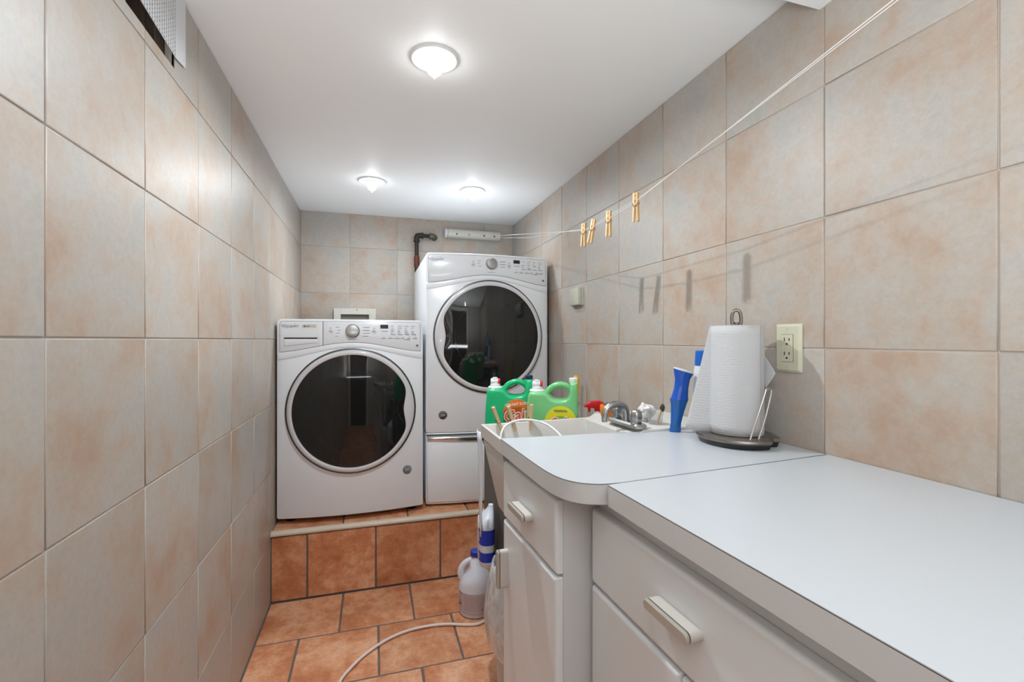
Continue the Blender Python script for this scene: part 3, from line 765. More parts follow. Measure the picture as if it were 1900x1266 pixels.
# ------------------------------------------------------------------ wall plates on the right wall
t = thing('wall_outlet', 'ivory double socket outlet plate on the right tiled wall behind the paper towels', 'outlet', (XR, 0.8935, EYE-0.020), rotz=-PI/2)
bm = BM(); r0 = rrect(-0.0365, 0.0365, -0.059, 0.059, 0.003, 3); r1 = rrect(-0.0305, 0.0305, -0.053, 0.053, 0.003, 3)
loops(bm, [[(x, -0.0004, z) for x, z in r0], [(x, -0.003, z) for x, z in r0], [(x, -0.0085, z) for x, z in r1]])
obj('cover_plate', bm, M['ivory'], t, angle=25)
bm = BM(); box(bm, -0.0170, 0.0170, -0.0088, -0.0080, -0.0338, 0.0338); fr = obj('insert_gap', bm, M['slot'], t, smooth=False)
bm = BM(); box(bm, -0.0163, 0.0163, -0.0098, -0.0086, -0.0331, 0.0331); fc_ = obj('socket_face', bm, M['ivory'], t, bevel=0.0004)
for zc in (0.016, -0.018):
    bm = BM(); box(bm, -0.0078, -0.0056, -0.0103, -0.0095, zc+0.0005, zc+0.0095); box(bm, 0.0056, 0.0078, -0.0103, -0.0095, zc+0.0015, zc+0.0085)
    m0 = len(bm.verts); lathe(bm, [(0.0026, 0), (0.0026, 0.0008)], 14); bm.verts.ensure_lookup_table()
    xf(bm, Matrix.Translation((0, -0.0095, zc-0.0060)) @ Matrix.Rotation(PI/2, 4, 'X'), bm.verts[m0:])
    obj('socket_slots', bm, M['slot'], fc_, smooth=False)
for zc in (0.047, -0.047):
    bm = BM(); lathe(bm, [(0.003, 0), (0.0022, 0.001)], 14); xf(bm, Matrix.Translation((0, -0.0085, zc)) @ Matrix.Rotation(PI/2, 4, 'X')); sc_ = obj('screw', bm, M['ivory_sw'], t)
t = thing('wall_switch_box', 'small blank ivory square box on the right wall beside the dryer', 'switch box', (XR, 2.115, EYE+0.214), rotz=-PI/2)
bm = BM(); r0 = rrect(-0.058, 0.058, -0.046, 0.046, 0.006, 4)
loops(bm, [[(x, -0.0004, z) for x, z in r0], [(x, -0.010, z) for x, z in r0]]); obj('back_plate', bm, M['ivory_sw'], t, angle=40)
bm = BM(); r0 = rrect(-0.054, 0.054, -0.043, 0.043, 0.005, 4); r1 = rrect(-0.051, 0.051, -0.040, 0.040, 0.004, 4)
loops(bm, [[(x, -0.0115, z) for x, z in r0], [(x, -0.024, z) for x, z in r0], [(x, -0.027, z) for x, z in r1]]); obj('cover', bm, M['ivory_sw'], t, angle=40)

# ------------------------------------------------------------------ base cabinets and worktops
ZT = EYE-0.257
def pull(parent, x, y, z, length, vertical=False, rotz=0.0):
    """flat bar pull: ivory block with a dark inlaid line and a paler face; sticks out along -x of the front"""
    bm = BM(); r = rrect(-length/2, length/2, -0.0085, 0.0085, 0.008, 5)
    def mp(u, v, w_): return (x-w_, y+(u if not vertical else v), z+(v if not vertical else u))
    loops(bm, [[mp(u, v, 0.0) for u, v in r], [mp(u, v, 0.021) for u, v in r]]); h = obj('pull', bm, M['pull'], parent, angle=40)
    rr = rrect(-length/2+0.0008, length/2-0.0008, -0.0077, 0.0077, 0.0072, 5)
    bm = BM(); loops(bm, [[mp(u, v, 0.021) for u, v in rr], [mp(u, v, 0.0235) for u, v in rr]]); obj('inlay_line', bm, M['pull_line'], h, angle=40)
    r2 = rrect(-length/2+0.002, length/2-0.002, -0.0065, 0.0065, 0.006, 5)
    bm = BM(); loops(bm, [[mp(u, v, 0.0235) for u, v in r], [mp(u, v, 0.0265) for u, v in r], [mp(u, v, 0.0285) for u, v in r2]]); obj('pull_face', bm, M['pull_gold'], h, angle=40)
    return h
def front(parent, name, y0, y1, z0, z1, th=0.019):
    """slab front with softly rounded edges, face at x = 0, back at x = th"""
    bm = BM(); r0 = rrect(y0, y1, z0, z1, 0.003, 3)
    def ins(d, x): return [(x, u, v) for u, v in rrect(y0+d, y1-d, z0+d, z1-d, 0.003, 3)]
    loops(bm, [ins(0.0, th), ins(0.0, 0.008), ins(0.0012, 0.0035), ins(0.0045, 0.0008), ins(0.0085, 0.0)])
    return obj(name, bm, M['cab'], parent, angle=50, wn=True)
# near cabinet: local frame, x into the cabinet, y away from the viewer (origin at the front face, far end, floor)
ANG = math.radians(2.3)
def near_cab(loc, label):
    t = thing('base_cabinet', label, 'cabinet', loc, rotz=ANG, group='white base cabinets under the near worktop')
    W_ = 0.532; D = 0.50
    bm = BM(); box(bm, 0.0205, D, -W_+0.001, -0.001, 0.10, ZT-0.0395); box(bm, 0.075, D, -W_+0.001, -0.001, 0.0, 0.10)
    obj('carcass', bm, M['cab_body'], t, bevel=0.001)
    d_ = front(t, 'drawer', -W_+0.0015, -0.0015, EYE-0.4815, EYE-0.336)
    pull(d_, 0.0, -W_/2, EYE-0.403, 0.100)
    for y0, y1, hy in ((-W_/2+0.0015, -0.0015, -W_/2+0.035), (-W_+0.0015, -W_/2-0.0015, -W_/2-0.035)):
        f_ = front(t, 'door', y0, y1, 0.115, EYE-0.488)
        pull(f_, 0.0, hy, EYE-0.60, 0.100, True)
    return t
c0 = near_cab((0.4165, 0.842, 0), 'wide off-white base cabinet with drawer and two doors, next to the narrow one')
dv = Vector((math.sin(ANG), -math.cos(ANG), 0))*0.533
near_cab((0.4165+dv.x, 0.842+dv.y, 0), 'wide off-white base cabinet with drawer and two doors nearest the room door')
# narrow cabinet
ANG2 = math.radians(2.8)
t = thing('narrow_cabinet', 'narrow off-white base cabinet with one drawer and one door beside the laundry sink', 'cabinet', (0.3445, 0.848, 0), rotz=ANG2)
bm = BM(); box(bm, 0.0165, 0.600, 0.0, 0.330, 0.10, ZT-0.0395); box(bm, 0.07, 0.600, 0.001, 0.330, 0.0, 0.10)
obj('carcass', bm, M['cab_body'], t, bevel=0.001)
d_ = front(t, 'drawer', 0.001, 0.329, EYE-0.4645, EYE-0.318, 0.016); pull(d_, 0.0, 0.163, EYE-0.392, 0.098)
f_ = front(t, 'door', 0.001, 0.329, 0.115, EYE-0.4705, 0.016); pull(f_, 0.0, 0.296, EYE-0.585, 0.098, True)

def worktop(name, pts, label, zt, th=0.038):
    t = thing(name, label, 'worktop', (pts[0][0], pts[0][1], zt))
    q = [(x-pts[0][0], y-pts[0][1]) for x, y in pts]
    bm = BM(); prism(bm, q, -th, -0.0022); obj('edge_band', bm, M['lam_edge'], t, angle=30)
    bm = BM(); prism(bm, q, -0.0021, -0.0012); obj('dark_line', bm, M['lam_line'], t, angle=30)
    bm = BM(); prism(bm, q, -0.0011, 0.0); obj('top_sheet', bm, M['laminate'], t, angle=30)
    return t
worktop('near_worktop', [(0.399, 0.738), (0.4465, -0.45), (0.9775, -0.45), (0.9775, 0.7905)], 'large white laminate worktop with square corner, nearest the viewer', ZT)
cv = catmull([(0.319, 1.168), (0.3215, 1.00), (0.3240, 0.90), (0.3265, 0.855), (0.3325, 0.815), (0.346, 0.782), (0.368, 0.760), (0.397, 0.7485), (0.43, 0.7465)], 6)
cp = [(p.x, p.y) for p in cv]
worktop('rounded_worktop', cp[::-1][::-1] + [(0.9775, 0.7975), (0.9775, 1.128), (0.865, 1.131)], 'white laminate worktop with rounded corner carrying the paper towels', ZT-0.0006)

# ------------------------------------------------------------------ laundry sink
SY0, SYL, SYR = 1.170, 1.403, 1.428
t = thing('laundry_sink', 'cream plastic laundry tub sink with tapered basin between worktop and step', 'sink', (0.32, SY0, 0))
def quad(d, z, x0=0.0, x1=0.37, yb=0.0):
    a = [(x0+d, yb+d), (x1-d*0.3, yb+d), (x1-d*0.3, SYR-SY0-d), (x0+d, SYL-SY0-d)]
    return [(x, y, z) for x, y in a]
zr_ = EYE-0.2615
def rq(d, z, taper=0.0):
    x0, x1, y0 = d, 0.372-min(d, 0.012), min(d, 0.004)
    return [(x0, y0, z), (x1, y0, z), (x1, SYR-SY0-d, z), (x0, SYL-SY0-d, z)]
bm = BM()
loops(bm, [rq(0.045, EYE-0.505), rq(0.016, EYE-0.36), rq(0.006, EYE-0.300), rq(0.006, EYE-0.299), rq(0.0, EYE-0.2985), rq(0.0, zr_), rq(0.0085, zr_), rq(0.011, zr_-0.004), rq(0.024, EYE-0.36), rq(0.055, EYE-0.49)])
obj('basin', bm, M['sink'], t, bevel=0.0012, angle=30)
bm = BM()
pr = [(0.362, EYE-0.293), (0.374, zr_), (0.384, zr_+0.001), (0.402, EYE-0.2505), (0.6575, EYE-0.2495), (0.6575, EYE-0.293)]
loops(bm, [[(x, y, z) for x, z in pr] for y in (-0.040, SYR-SY0+0.004)])
obj('faucet_deck', bm, M['deck'], t, bevel=0.0015)
for (x, y) in ((0.15, 0.07), (0.56, 0.07), (0.56, 0.225)):
    bm = BM(); box(bm, x-0.014, x+0.014, y-0.012, y+0.012, 0.0, EYE-0.30 if x > 0.4 else EYE-0.5045); obj('leg', bm, M['sink'], t, bevel=0.003)
bm = BM(); lathe(bm, [(0.022, EYE-0.4895), (0.022, EYE-0.488), (0.012, EYE-0.4885)], 20, c=(0.2, 0.13, 0)); obj('drain', bm, M['chrome'], t)

t = thing('faucet', 'chrome two-handle faucet with arched spout on the laundry sink deck', 'faucet', (0.716, 1.214, EYE-0.2495), rotz=math.radians(3))
bm = BM(); r0 = rrect(-0.021, 0.021, -0.083, 0.083, 0.018, 6); r1 = rrect(-0.016, 0.016, -0.077, 0.077, 0.014, 6)
loops(bm, [[(x, y, 0.0003) for x, y in r0], [(x, y, 0.008) for x, y in r0], [(x, y, 0.013) for x, y in r1]]); obj('base_plate', bm, M['dull_chrome'], t, angle=30)
bm = BM(); pts = catmull([(0.0, 0, 0.010), (0.0, 0, 0.030), (-0.006, 0, 0.050), (-0.026, 0, 0.061), (-0.052, 0, 0.058), (-0.068, 0, 0.044), (-0.073, 0, 0.026), (-0.073, 0, 0.012)], 6)
tube(bm, pts, [0.0125-0.0045*i/(len(pts)-1) for i in range(len(pts))], 16); obj('spout', bm, M['dull_chrome'], t, angle=50)
for y in (-0.051, 0.051):
    bm = BM()
    n_ = 24
    pf = [(0.013, 0.011), (0.015, 0.014), (0.0165, 0.022), (0.0165, 0.034), (0.0145, 0.045), (0.009, 0.0505), (0.003, 0.052)]
    loops(bm, [[(r*(1+0.07*math.cos(6*2*PI*i/n_))*math.cos(2*PI*i/n_), y+r*(1+0.07*math.cos(6*2*PI*i/n_))*math.sin(2*PI*i/n_), z) for i in range(n_)] for r, z in pf])
    obj('handle', bm, M['dull_chrome'], t, angle=50)

# hose looping in the sink with pins on the rim
bm = BM(); tube(bm, catmull([(0.37, 1.33, EYE-0.45), (0.366, 1.345, EYE-0.34), (0.378, 1.366, EYE-0.280), (0.410, 1.376, EYE-0.256), (0.455, 1.376, EYE-0.2500), (0.500, 1.362, EYE-0.256), (0.530, 1.335, EYE-0.272), (0.550, 1.295, EYE-0.300), (0.560, 1.255, EYE-0.345), (0.55, 1.23, EYE-0.42), (0.50, 1.25, EYE-0.478)], 8), 0.0036, 10)
tag(obj('drain_hose', bm, M['cord']), 'thin white hose arching over the far rim inside the laundry sink', 'hose')
for (x0, z0, x1, z1, y0, lb) in ((0.3535, -0.2052, 0.3827, -0.2814, 1.398, 'pale wooden clothespin leaning left on the sink rim, leftmost of three'),
                             (0.4018, -0.2022, 0.428, -0.2839, 1.401, 'pale wooden clothespin on the sink rim, middle of three'),
                             (0.4814, -0.1986, 0.476, -0.2866, 1.405, 'pale upright wooden clothespin on the sink rim, rightmost of three')):
    ang = math.atan2(x1-x0, z0-z1)
    p = clothespin('rim_clothespin', lb, 'wooden clothespins on the sink rim', (x0+(x1-x0)*0.69+0.004, y0, EYE+z0+(z1-z0)*0.69-0.004), (0, PI-ang, 0))
    for ch in p.children:
        ch.rotation_euler = (0, 0, PI/2)

# ------------------------------------------------------------------ paper towel holder and roll
t = thing('paper_towel_holder', 'gunmetal paper towel stand with looped top and wire arm on the rounded worktop', 'paper towel holder', (0.876, 0.955, ZT-0.0006))
def ell(rx, ry, z, n=48, notch=True):
    out = []
    for i in range(n):
        a = 2*PI*i/n; k = 1.0
        if notch and -1.35 < a-2*PI*(a > PI) < -0.95: k = 0.86
        out.append((rx*k*math.cos(a), ry*k*math.sin(a), z))
    return out
bm = BM(); loops(bm, [ell(0.084, 0.092, 0.0005), ell(0.086, 0.094, 0.004), ell(0.089, 0.097, 0.013)]); obj('base_pad', bm, M['black'], t, angle=40)
bm = BM(); loops(bm, [ell(0.090, 0.098, 0.0132), ell(0.0925, 0.1005, 0.017), ell(0.091, 0.099, 0.0215), ell(0.085, 0.093, 0.0245)]); obj('base_rim', bm, M['holder'], t, angle=40)
bm = BM(); tube(bm, [(0, 0, 0.023), (0, 0, 0.302)], 0.0055, 12); obj('post', bm, M['holder'], t)
bm = BM(); zc = 0.316
LA = math.radians(-33)
tube(bm, catmull([(-0.0095*math.cos(LA), -0.0095*math.sin(LA), 0.296), (-0.0105*math.cos(LA), -0.0105*math.sin(LA), zc), (-0.007*math.cos(LA), -0.007*math.sin(LA), zc+0.0125), (0, 0, zc+0.0165), (0.007*math.cos(LA), 0.007*math.sin(LA), zc+0.0125), (0.0105*math.cos(LA), 0.0105*math.sin(LA), zc), (0.0095*math.cos(LA), 0.0095*math.sin(LA), 0.296), (0, 0, 0.293), (-0.0095*math.cos(LA), -0.0095*math.sin(LA), 0.296)], 6), 0.0042, 12)
obj('top_loop', bm, M['holder'], t)
bm = BM(); tube(bm, catmull([(-0.022, -0.090, 0.022), (-0.008, -0.091, 0.060), (0.020, -0.090, 0.125), (0.026, -0.089, 0.139), (0.031, -0.088, 0.1415), (0.042, -0.086, 0.1405), (0.045, -0.086, 0.134), (0.038, -0.087, 0.110), (0.022, -0.0885, 0.065), (0.004, -0.0885, 0.022)], 6), 0.0022, 10); xf(bm, Matrix.Translation((-0.012, 0.011, 0))); obj('wire_arm', bm, M['chrome'], t)
t = thing('paper_towel_roll', 'white embossed paper towel roll with loose sheet standing on the gunmetal holder', 'paper towels', (0.876, 0.955, ZT+0.0246))
def towel_surface(rows, name, th=0.0):
    bm = BM(); uvl = bm.loops.layers.uv.new('UVMap')
    V = [[bm.verts.new(p) for p in r] for r in rows]
    L_ = [0.0]
    mid = rows[len(rows)//2]
    for a, b_ in zip(mid, mid[1:]): L_.append(L_[-1]+(Vector(b_)-Vector(a)).length)
    hs = [Vector(r[0]).z for r in rows]
    for j in range(len(V)-1):
        for i in range(len(V[0])-1):
            f = bm.faces.new((V[j][i], V[j][i+1], V[j+1][i+1], V[j+1][i]))
            for lp, (ii, jj) in zip(f.loops, ((i, j), (i+1, j), (i+1, j+1), (i, j+1))): lp[uvl].uv = (L_[ii], rows[jj][ii][2])
    return bm
R = 0.062; HR = 0.268
n_ = 72
bm = towel_surface([[((R-0.001*(z < 0.004 or z > HR-0.004))*math.cos(a), (R-0.001*(z < 0.004 or z > HR-0.004))*math.sin(a), z) for a in [2*PI*i/n_ for i in range(n_+1)]] for z in [0.0005, 0.004]+[0.004+(HR-0.008)*k/14 for k in range(1, 14)]+[HR-0.004, HR]], 'roll')
bmesh.ops.remove_doubles(bm, verts=bm.verts[:], dist=1e-6)
for z in (0.0005, HR):
    loops(bm, [[(r*math.cos(2*PI*i/n_), r*math.sin(2*PI*i/n_), z) for i in range(n_)] for r in (R-0.001, 0.021)], cap0=False, cap1=False)
obj('roll', bm, M['towel'], t, angle=50)
bm = BM(); loops(bm, [[(r*math.cos(2*PI*i/32), r*math.sin(2*PI*i/32), z) for i in range(32)] for r, z in ((0.0205, 0.001), (0.0205, HR-0.001), (0.019, HR-0.001), (0.019, 0.001))], cap0=False, cap1=False)
obj('cardboard_tube', bm, M['wood_l'], t)
# loose sheet: wraps the near face then flares away to the left at its lower edge
rows = []
for j in range(15):
    f = j/14; z = 0.002+(HR-0.004)*f; row = []
    for i in range(41):
        s = i/40
        a = math.radians(-75 + (-122)*min(1, s/0.66))
        r = R+0.0015
        p = Vector((r*math.cos(a), r*math.sin(a), z))
        if s > 0.66:
            k = (s-0.66)/0.34
            tan = Vector((math.sin(math.radians(-180)), -math.cos(math.radians(-180)), 0))
            ln = 0.054*(1-f)**1.0+0.003
            out = Vector((-0.76, 0.62, 0)).normalized()
            p = p+out*ln*k*(0.80+0.20*k)+Vector((0, 0.008, 0))*k*k*(1-f)
        row.append(tuple(p))
    rows.append(row)
bm = towel_surface(rows, 'sheet'); o = obj('loose_sheet', bm, M['towel'], t, recalc=False)
md = o.modifiers.new('s', 'SOLIDIFY'); md.thickness = 0.0007; md.offset = 1
# small flap at the wall side
rows = []
for j in range(11):
    f = j/10; z = 0.118+0.085*f; row = []
    for i in range(13):
        s = i/12; wv = math.sin(PI*min(1, (0.15+0.85*(1-f))))*1.0
        ln = 0.004+0.044*max(0, (1-abs(f-0.5)/0.6))**0.8
        p = Vector((R*math.cos(math.radians(-12)), R*math.sin(math.radians(-12)), z))+Vector((0.30, -0.95, 0)).normalized()*ln*s*0.8+Vector((0.0, 0, -0.01))*s*s
        row.append(tuple(p))
    rows.append(row)
bm = towel_surface(rows, 'flap'); o = obj('torn_flap', bm, M['towel'], t, recalc=False)
md = o.modifiers.new('s', 'SOLIDIFY'); md.thickness = 0.0007; md.offset = 0

# ------------------------------------------------------------------ bottles at the back of the worktop
zt_ = ZT-0.0006
t = thing('blue_cleaner_bottle', 'waisted blue plastic bottle with slanted white top at the back edge of the worktop', 'bottle', (0.825, 1.104, zt_), rotz=math.radians(-30))
bm = BM(); ls = []
for z, wx, cx in ((0.0, 0.0145, -0.0170), (0.004, 0.0155, -0.0165), (0.025, 0.0140, -0.0145), (0.055, 0.0175, -0.0105), (0.075, 0.0205, -0.0075), (0.0905, 0.0245, -0.006)):
    ls.append([(cx+wx*math.cos(2*PI*i/24), wx*0.62*math.sin(2*PI*i/24), z) for i in range(24)])
loops(bm, ls); obj('lower_body', bm, M['blue_dk'], t, angle=50)
bm = BM(); ls = []
for z, wx, cx, sl in ((0.091, 0.0250, -0.006, 0), (0.099, 0.0220, -0.004, 0), (0.125, 0.0190, 0.000, 0), (0.148, 0.0200, 0.003, 0.05), (0.160, 0.0235, 0.0045, 0.15), (0.170, 0.0270, 0.006, 0.30)):
    ls.append([(cx+wx*math.cos(2*PI*i/24), wx*0.62*math.sin(2*PI*i/24), z-sl*(wx*math.cos(2*PI*i/24))) for i in range(24)])
loops(bm, ls); obj('upper_body', bm, M['blue'], t, angle=50)
bm = BM(); ls = []
for z, wx in ((0.1705, 0.0268), (0.174, 0.026), (0.1755, 0.018), (0.176, 0.004)):
    ls.append([(0.006+wx*math.cos(2*PI*i/24), wx*0.62*math.sin(2*PI*i/24), z-0.30*(wx*math.cos(2*PI*i/24))) for i in range(24)])
loops(bm, ls); obj('white_top', bm, M['cap_w'], t, angle=50)
t = thing('white_spray_can', 'tall white bottle with bright blue cap partly hidden behind the paper towels', 'bottle', (0.888, 1.092, zt_), rotz=math.radians(-25))
bm = BM(); lathe(bm, [(0.026, 0), (0.0285, 0.004), (0.0285, 0.120), (0.026, 0.155), (0.0235, 0.178), (0.022, 0.185)], 32); bd = obj('body', bm, M['cap_w'], t)
bm = BM(); lathe(bm, [(0.0215, 0.1855), (0.0225, 0.190), (0.0205, 0.226), (0.018, 0.228)], 32); obj('cap', bm, M['cap_blue'], t)
bm = text_mesh('fresh', 0.040, 0.0002, shear=0.3, bold=0.0004)
xf(bm, Matrix.Rotation(math.radians(80), 4, 'Z'))
for v in bm.verts:
    a = -PI/2+(v.co.x-0.012)/0.0285; r = 0.0289 if v.co.y < 0.03 else 0.0282
    v.co = Vector((r*math.cos(a), r*math.sin(a), v.co.y+0.105))
obj('blue_script', bm, M['cyan'], bd, smooth=False)

# clear cup with cloth beside the faucet
t = thing('clear_cup', 'small clear plastic cup with white cloth at the wall end of the sink deck', 'cup', (0.805, 1.20, EYE-0.2495))
bm = BM(); loops(bm, [[(r*math.cos(2*PI*i/28), r*math.sin(2*PI*i/28), z) for i in range(28)] for r, z in ((0.019, 0.0), (0.024, 0.036), (0.0228, 0.036), (0.0178, 0.002))]); obj('cup_wall', bm, M['clear'], t)
def lump(rx, ry, rz, seed, amp=0.25, n=3):
    bm = BM(); bmesh.ops.create_icosphere(bm, subdivisions=n, radius=1)
    from mathutils import noise
    for v in bm.verts:
        k = 1+amp*noise.noise(v.co*1.7+Vector((seed, seed*2, 0)))+amp*0.5*noise.noise(v.co*4+Vector((0, seed, 0)))
        v.co = Vector((v.co.x*rx*k, v.co.y*ry*k, v.co.z*rz*k))
    return bm
bm = lump(0.028, 0.022, 0.023, 3, 0.5); xf(bm, Matrix.Translation((-0.004, 0.046, 0.0285)))
tag(obj('white_cloth', bm, M['cloth']), 'crumpled white cloth beside the clear cup on the sink deck', 'cloth').location = (0.805, 1.20, EYE-0.2495)
t = thing('wooden_brush', 'small tan wooden brush end standing in the clear cup', 'brush', (0.807, 1.197, EYE-0.2475))
bm = BM(); tube(bm, catmull([(0.004, 0.0, 0.001), (0.010, -0.003, 0.025), (0.016, -0.006, 0.044)], 5), [0.0035]*11, 10); obj('stick', bm, M['wood'], t)
bm = lump(0.008, 0.006, 0.012, 5, 0.3, 2); xf(bm, Matrix.Translation((0.017, -0.006, 0.046))); obj('bristle_head', bm, M['stud'], t)

# orange pot, red trigger bottle, yellow tool
t = thing('orange_pot', 'bright orange round pot behind the faucet spout', 'pot', (0.732, 1.345, EYE-0.2495))
bm = BM(); lathe(bm, [(0.020, 0.0), (0.027, 0.004), (0.030, 0.018), (0.030, 0.036), (0.027, 0.041), (0.024, 0.041), (0.024, 0.010)], 32); obj('pot_wall', bm, M['orange'], t)
bm = BM(); lathe(bm, [(0.0235, 0.0), (0.0235, 0.033), (0.012, 0.036)], 24); xf(bm, Matrix.Translation((0, 0, 0.011))); obj('grey_scourer', bm, M['holder'], t)

# dark grey cabinet behind the sink that carries the detergents
t = thing('storage_cabinet', 'low dark grey cabinet behind the laundry sink carrying the detergent jugs', 'cabinet', (0.415, 1.455, 0))
bm = BM(); box(bm, 0.0, 0.555, 0.0, 0.305, 0.33, 0.794); obj('body', bm, M['dark_cab'], t, bevel=0.002)
for x in (0.10, 0.53):
    for y in (0.03, 0.275):
        bm = BM(); box(bm, x-0.015, x+0.015, y-0.015, y+0.015, 0.0, 0.3295); obj('leg', bm, M['dark_cab'], t, bevel=0.002)
bm = BM(); box(bm, -0.003, 0.558, -0.003, 0.312, 0.7945, 0.808); obj('top_board', bm, M['dark_cab'], t, bevel=0.002)
bm = BM(); box(bm, -0.041, -0.0005, 0.047, 0.167, 0.414, 0.430); sh = obj('side_shelf', bm, M['wood_l'], t, bevel=0.001); sh['label'] = 'small pale wooden shelf board'
for y in (0.062, 0.152):
    bm = BM(); loops(bm, [[(-0.034, yy, 0.4138), (-0.0005, yy, 0.4138), (-0.0005, yy, 0.374)] for yy in (y-0.004, y+0.004)]); obj('bracket', bm, M['wood_l'], sh, smooth=False)
ZJ = 0.8085
def curve_mesh(splines, extrude, bev, res=3):
    cu = bpy.data.curves.new('c', 'CURVE'); cu.dimensions = '2D'; cu.fill_mode = 'BOTH'
    cu.extrude = extrude-bev; cu.bevel_depth = bev; cu.bevel_resolution = res; cu.offset = -bev
    for pts in splines:
        sp = cu.splines.new('POLY'); sp.points.add(len(pts)-1); sp.use_cyclic_u = True
        for q, (x, y) in zip(sp.points, pts): q.co = (x, y, 0, 1)
    o = bpy.data.objects.new('c', cu); col.objects.link(o); bpy.context.view_layer.update()
    me = bpy.data.meshes.new_from_object(o.evaluated_get(bpy.context.evaluated_depsgraph_get()))
    bpy.data.objects.remove(o); bpy.data.curves.remove(cu)
    bm = BM(); bm.from_mesh(me); bpy.data.meshes.remove(me)
    bmesh.ops.remove_doubles(bm, verts=bm.verts[:], dist=1e-5)
    return bm
def jug(loc, rotz, s, body_m, cap_m, label, kind):
    t = thing('detergent_jug', label, 'detergent', loc, rotz=rotz, group='big green detergent jugs behind the sink')
    out = [(-0.090, 0.0), (-0.092, 0.02), (-0.088, 0.12), (-0.083, 0.198), (-0.078, 0.209), (-0.066, 0.212), (-0.030, 0.212), (-0.018, 0.208), (-0.010, 0.198), (-0.002, 0.189), (0.010, 0.185), (0.028, 0.184), (0.046, 0.186), (0.056, 0.192), (0.060, 0.204), (0.061, 0.244), (0.086, 0.244), (0.089, 0.200), (0.091, 0.10), (0.092, 0.02), (0.090, 0.0)]
    out = [(x*s, z*s) for x, z in out][::-1]
    bm = curve_mesh([out], 0.048*s, 0.011*s, 4); xf(bm, FRONT)
    hp = catmull([(-0.022, 0, 0.200), (-0.012, 0, 0.216), (0.004, 0, 0.2285), (0.024, 0, 0.235), (0.044, 0, 0.2325), (0.060, 0, 0.222), (0.070, 0, 0.208)], 6)
    tube(bm, [p*s for p in hp], [0.0105*s]*len(hp), 14)
    b_ = obj('body', bm, body_m, t, angle=55)
    bm = BM(); lathe(bm, [(0.026*s, 0.2095*s), (0.0275*s, 0.213*s), (0.025*s, 0.2175*s), (0.019*s, 0.2185*s), (0.0185*s, 0.226*s), (0.015*s, 0.2275*s)], 28, c=(-0.053*s, 0, 0))
    sp = obj('tap_collar', bm, M['cap_w'], t)
    bm = BM(); tube(bm, [(-0.070*s, 0, 0.236*s), (-0.068*s, 0, 0.236*s), (-0.044*s, 0, 0.236*s), (-0.042*s, 0, 0.236*s)], [0.009*s, 0.011*s, 0.011*s, 0.0095*s], 18)
    tube(bm, [(-0.054*s, 0, 0.225*s), (-0.054*s, 0, 0.2495*s), (-0.054*s, 0, 0.251*s)], [0.0095*s, 0.0095*s, 0.008*s], 16)
    obj('tap', bm, M['cap_w'], t)
    bm = BM(); tube(bm, [(-0.0425*s, 0, 0.236*s), (-0.036*s, 0, 0.236*s), (-0.034*s, 0, 0.236*s)], [0.0108*s, 0.0105*s, 0.008*s], 18); obj('push_button', bm, M['red'], t)
    bm = BM(); lathe(bm, [(0.0142*s, 0.2435*s), (0.0150*s, 0.246*s), (0.0150*s, 0.257*s), (0.0135*s, 0.2585*s)], 24, c=(0.0735*s, 0, 0)); obj('spout_cap', bm, cap_m, t)
    # label
    yf = -0.0482*s
    cx, rx = 0.030*s, 0.052*s
    def arcpts(r0, r1, top, z0): return [(cx+r0*math.cos(PI*k/24), z0+top*math.sin(PI*k/24)) for k in range(25)]
    UP = 0.022*s
    def flat(name, pts, m, y):
        bm = BM(); loops(bm, [[(x, y+0.0012, z+UP) for x, z in pts], [(x, y, z+UP) for x, z in pts]]); return obj(name, bm, m, b_, smooth=False)
    if kind == 1:
        flat('label', arcpts(rx, 0, 0.062*s, 0.085*s)+[(cx-rx, 0.02*s), (cx+rx, 0.02*s)], M['lab_green'], yf-0.0002)
        flat('label_band', [(cx+rx*math.cos(PI*k/24), 0.100*s+0.052*s*math.sin(PI*k/24)) for k in range(25)]+[(cx-rx+2*rx*k/12, 0.112*s+0.012*s*math.sin(PI*k/12)) for k in range(13)], M['lab_orange'], yf-0.0006)
        top, tz, gz, gs = 'VIBRANT SCENT', 0.134, 0.094, 0.056
        tm = M['lab_white']
    else:
        flat('label', arcpts(rx*1.08, 0, 0.060*s, 0.078*s)+[(cx-rx*1.08, 0.02*s), (cx+rx*1.08, 0.02*s)], M['lab_lime'], yf-0.0002)
        flat('label_band', [(cx+rx*1.05*math.cos(PI*k/24), 0.086*s+0.058*s*math.sin(PI*k/24)) for k in range(25)]+[(cx-rx*1.05+2.1*rx*k/12, 0.086*s+0.024*s*math.sin(PI*k/12)) for k in range(13)], M['lab_yellow'], yf-0.0006)
        top, tz, gz, gs = 'ORIGINAL', 0.1275, 0.088, 0.046
        tm = M['lab_green']
    bm = text_mesh(top, 0.0125*s if kind == 1 else 0.010*s, 0.0003, bold=0.0002)
    xf(bm, Matrix.Translation((cx, yf-0.0012, tz*s+UP)) @ Matrix.Rotation(math.radians(-6 if kind == 1 else 0), 4, 'Y') @ FRONT); obj('label_heading', bm, tm, b_, smooth=False)
    for nm, m_, bo, yy in (('lettering_outline', M['lab_white'], 0.0030, -0.0012), ('label_lettering', M['lab_red'], 0.0006, -0.0020)):
        bm = text_mesh('Gain', gs*s, 0.0003, shear=0.18, bold=bo)
        xf(bm, Matrix.Translation((cx, yf+yy, gz*s+UP)) @ Matrix.Rotation(math.radians(-9), 4, 'Y') @ FRONT); obj(nm, bm, m_, b_, smooth=False)
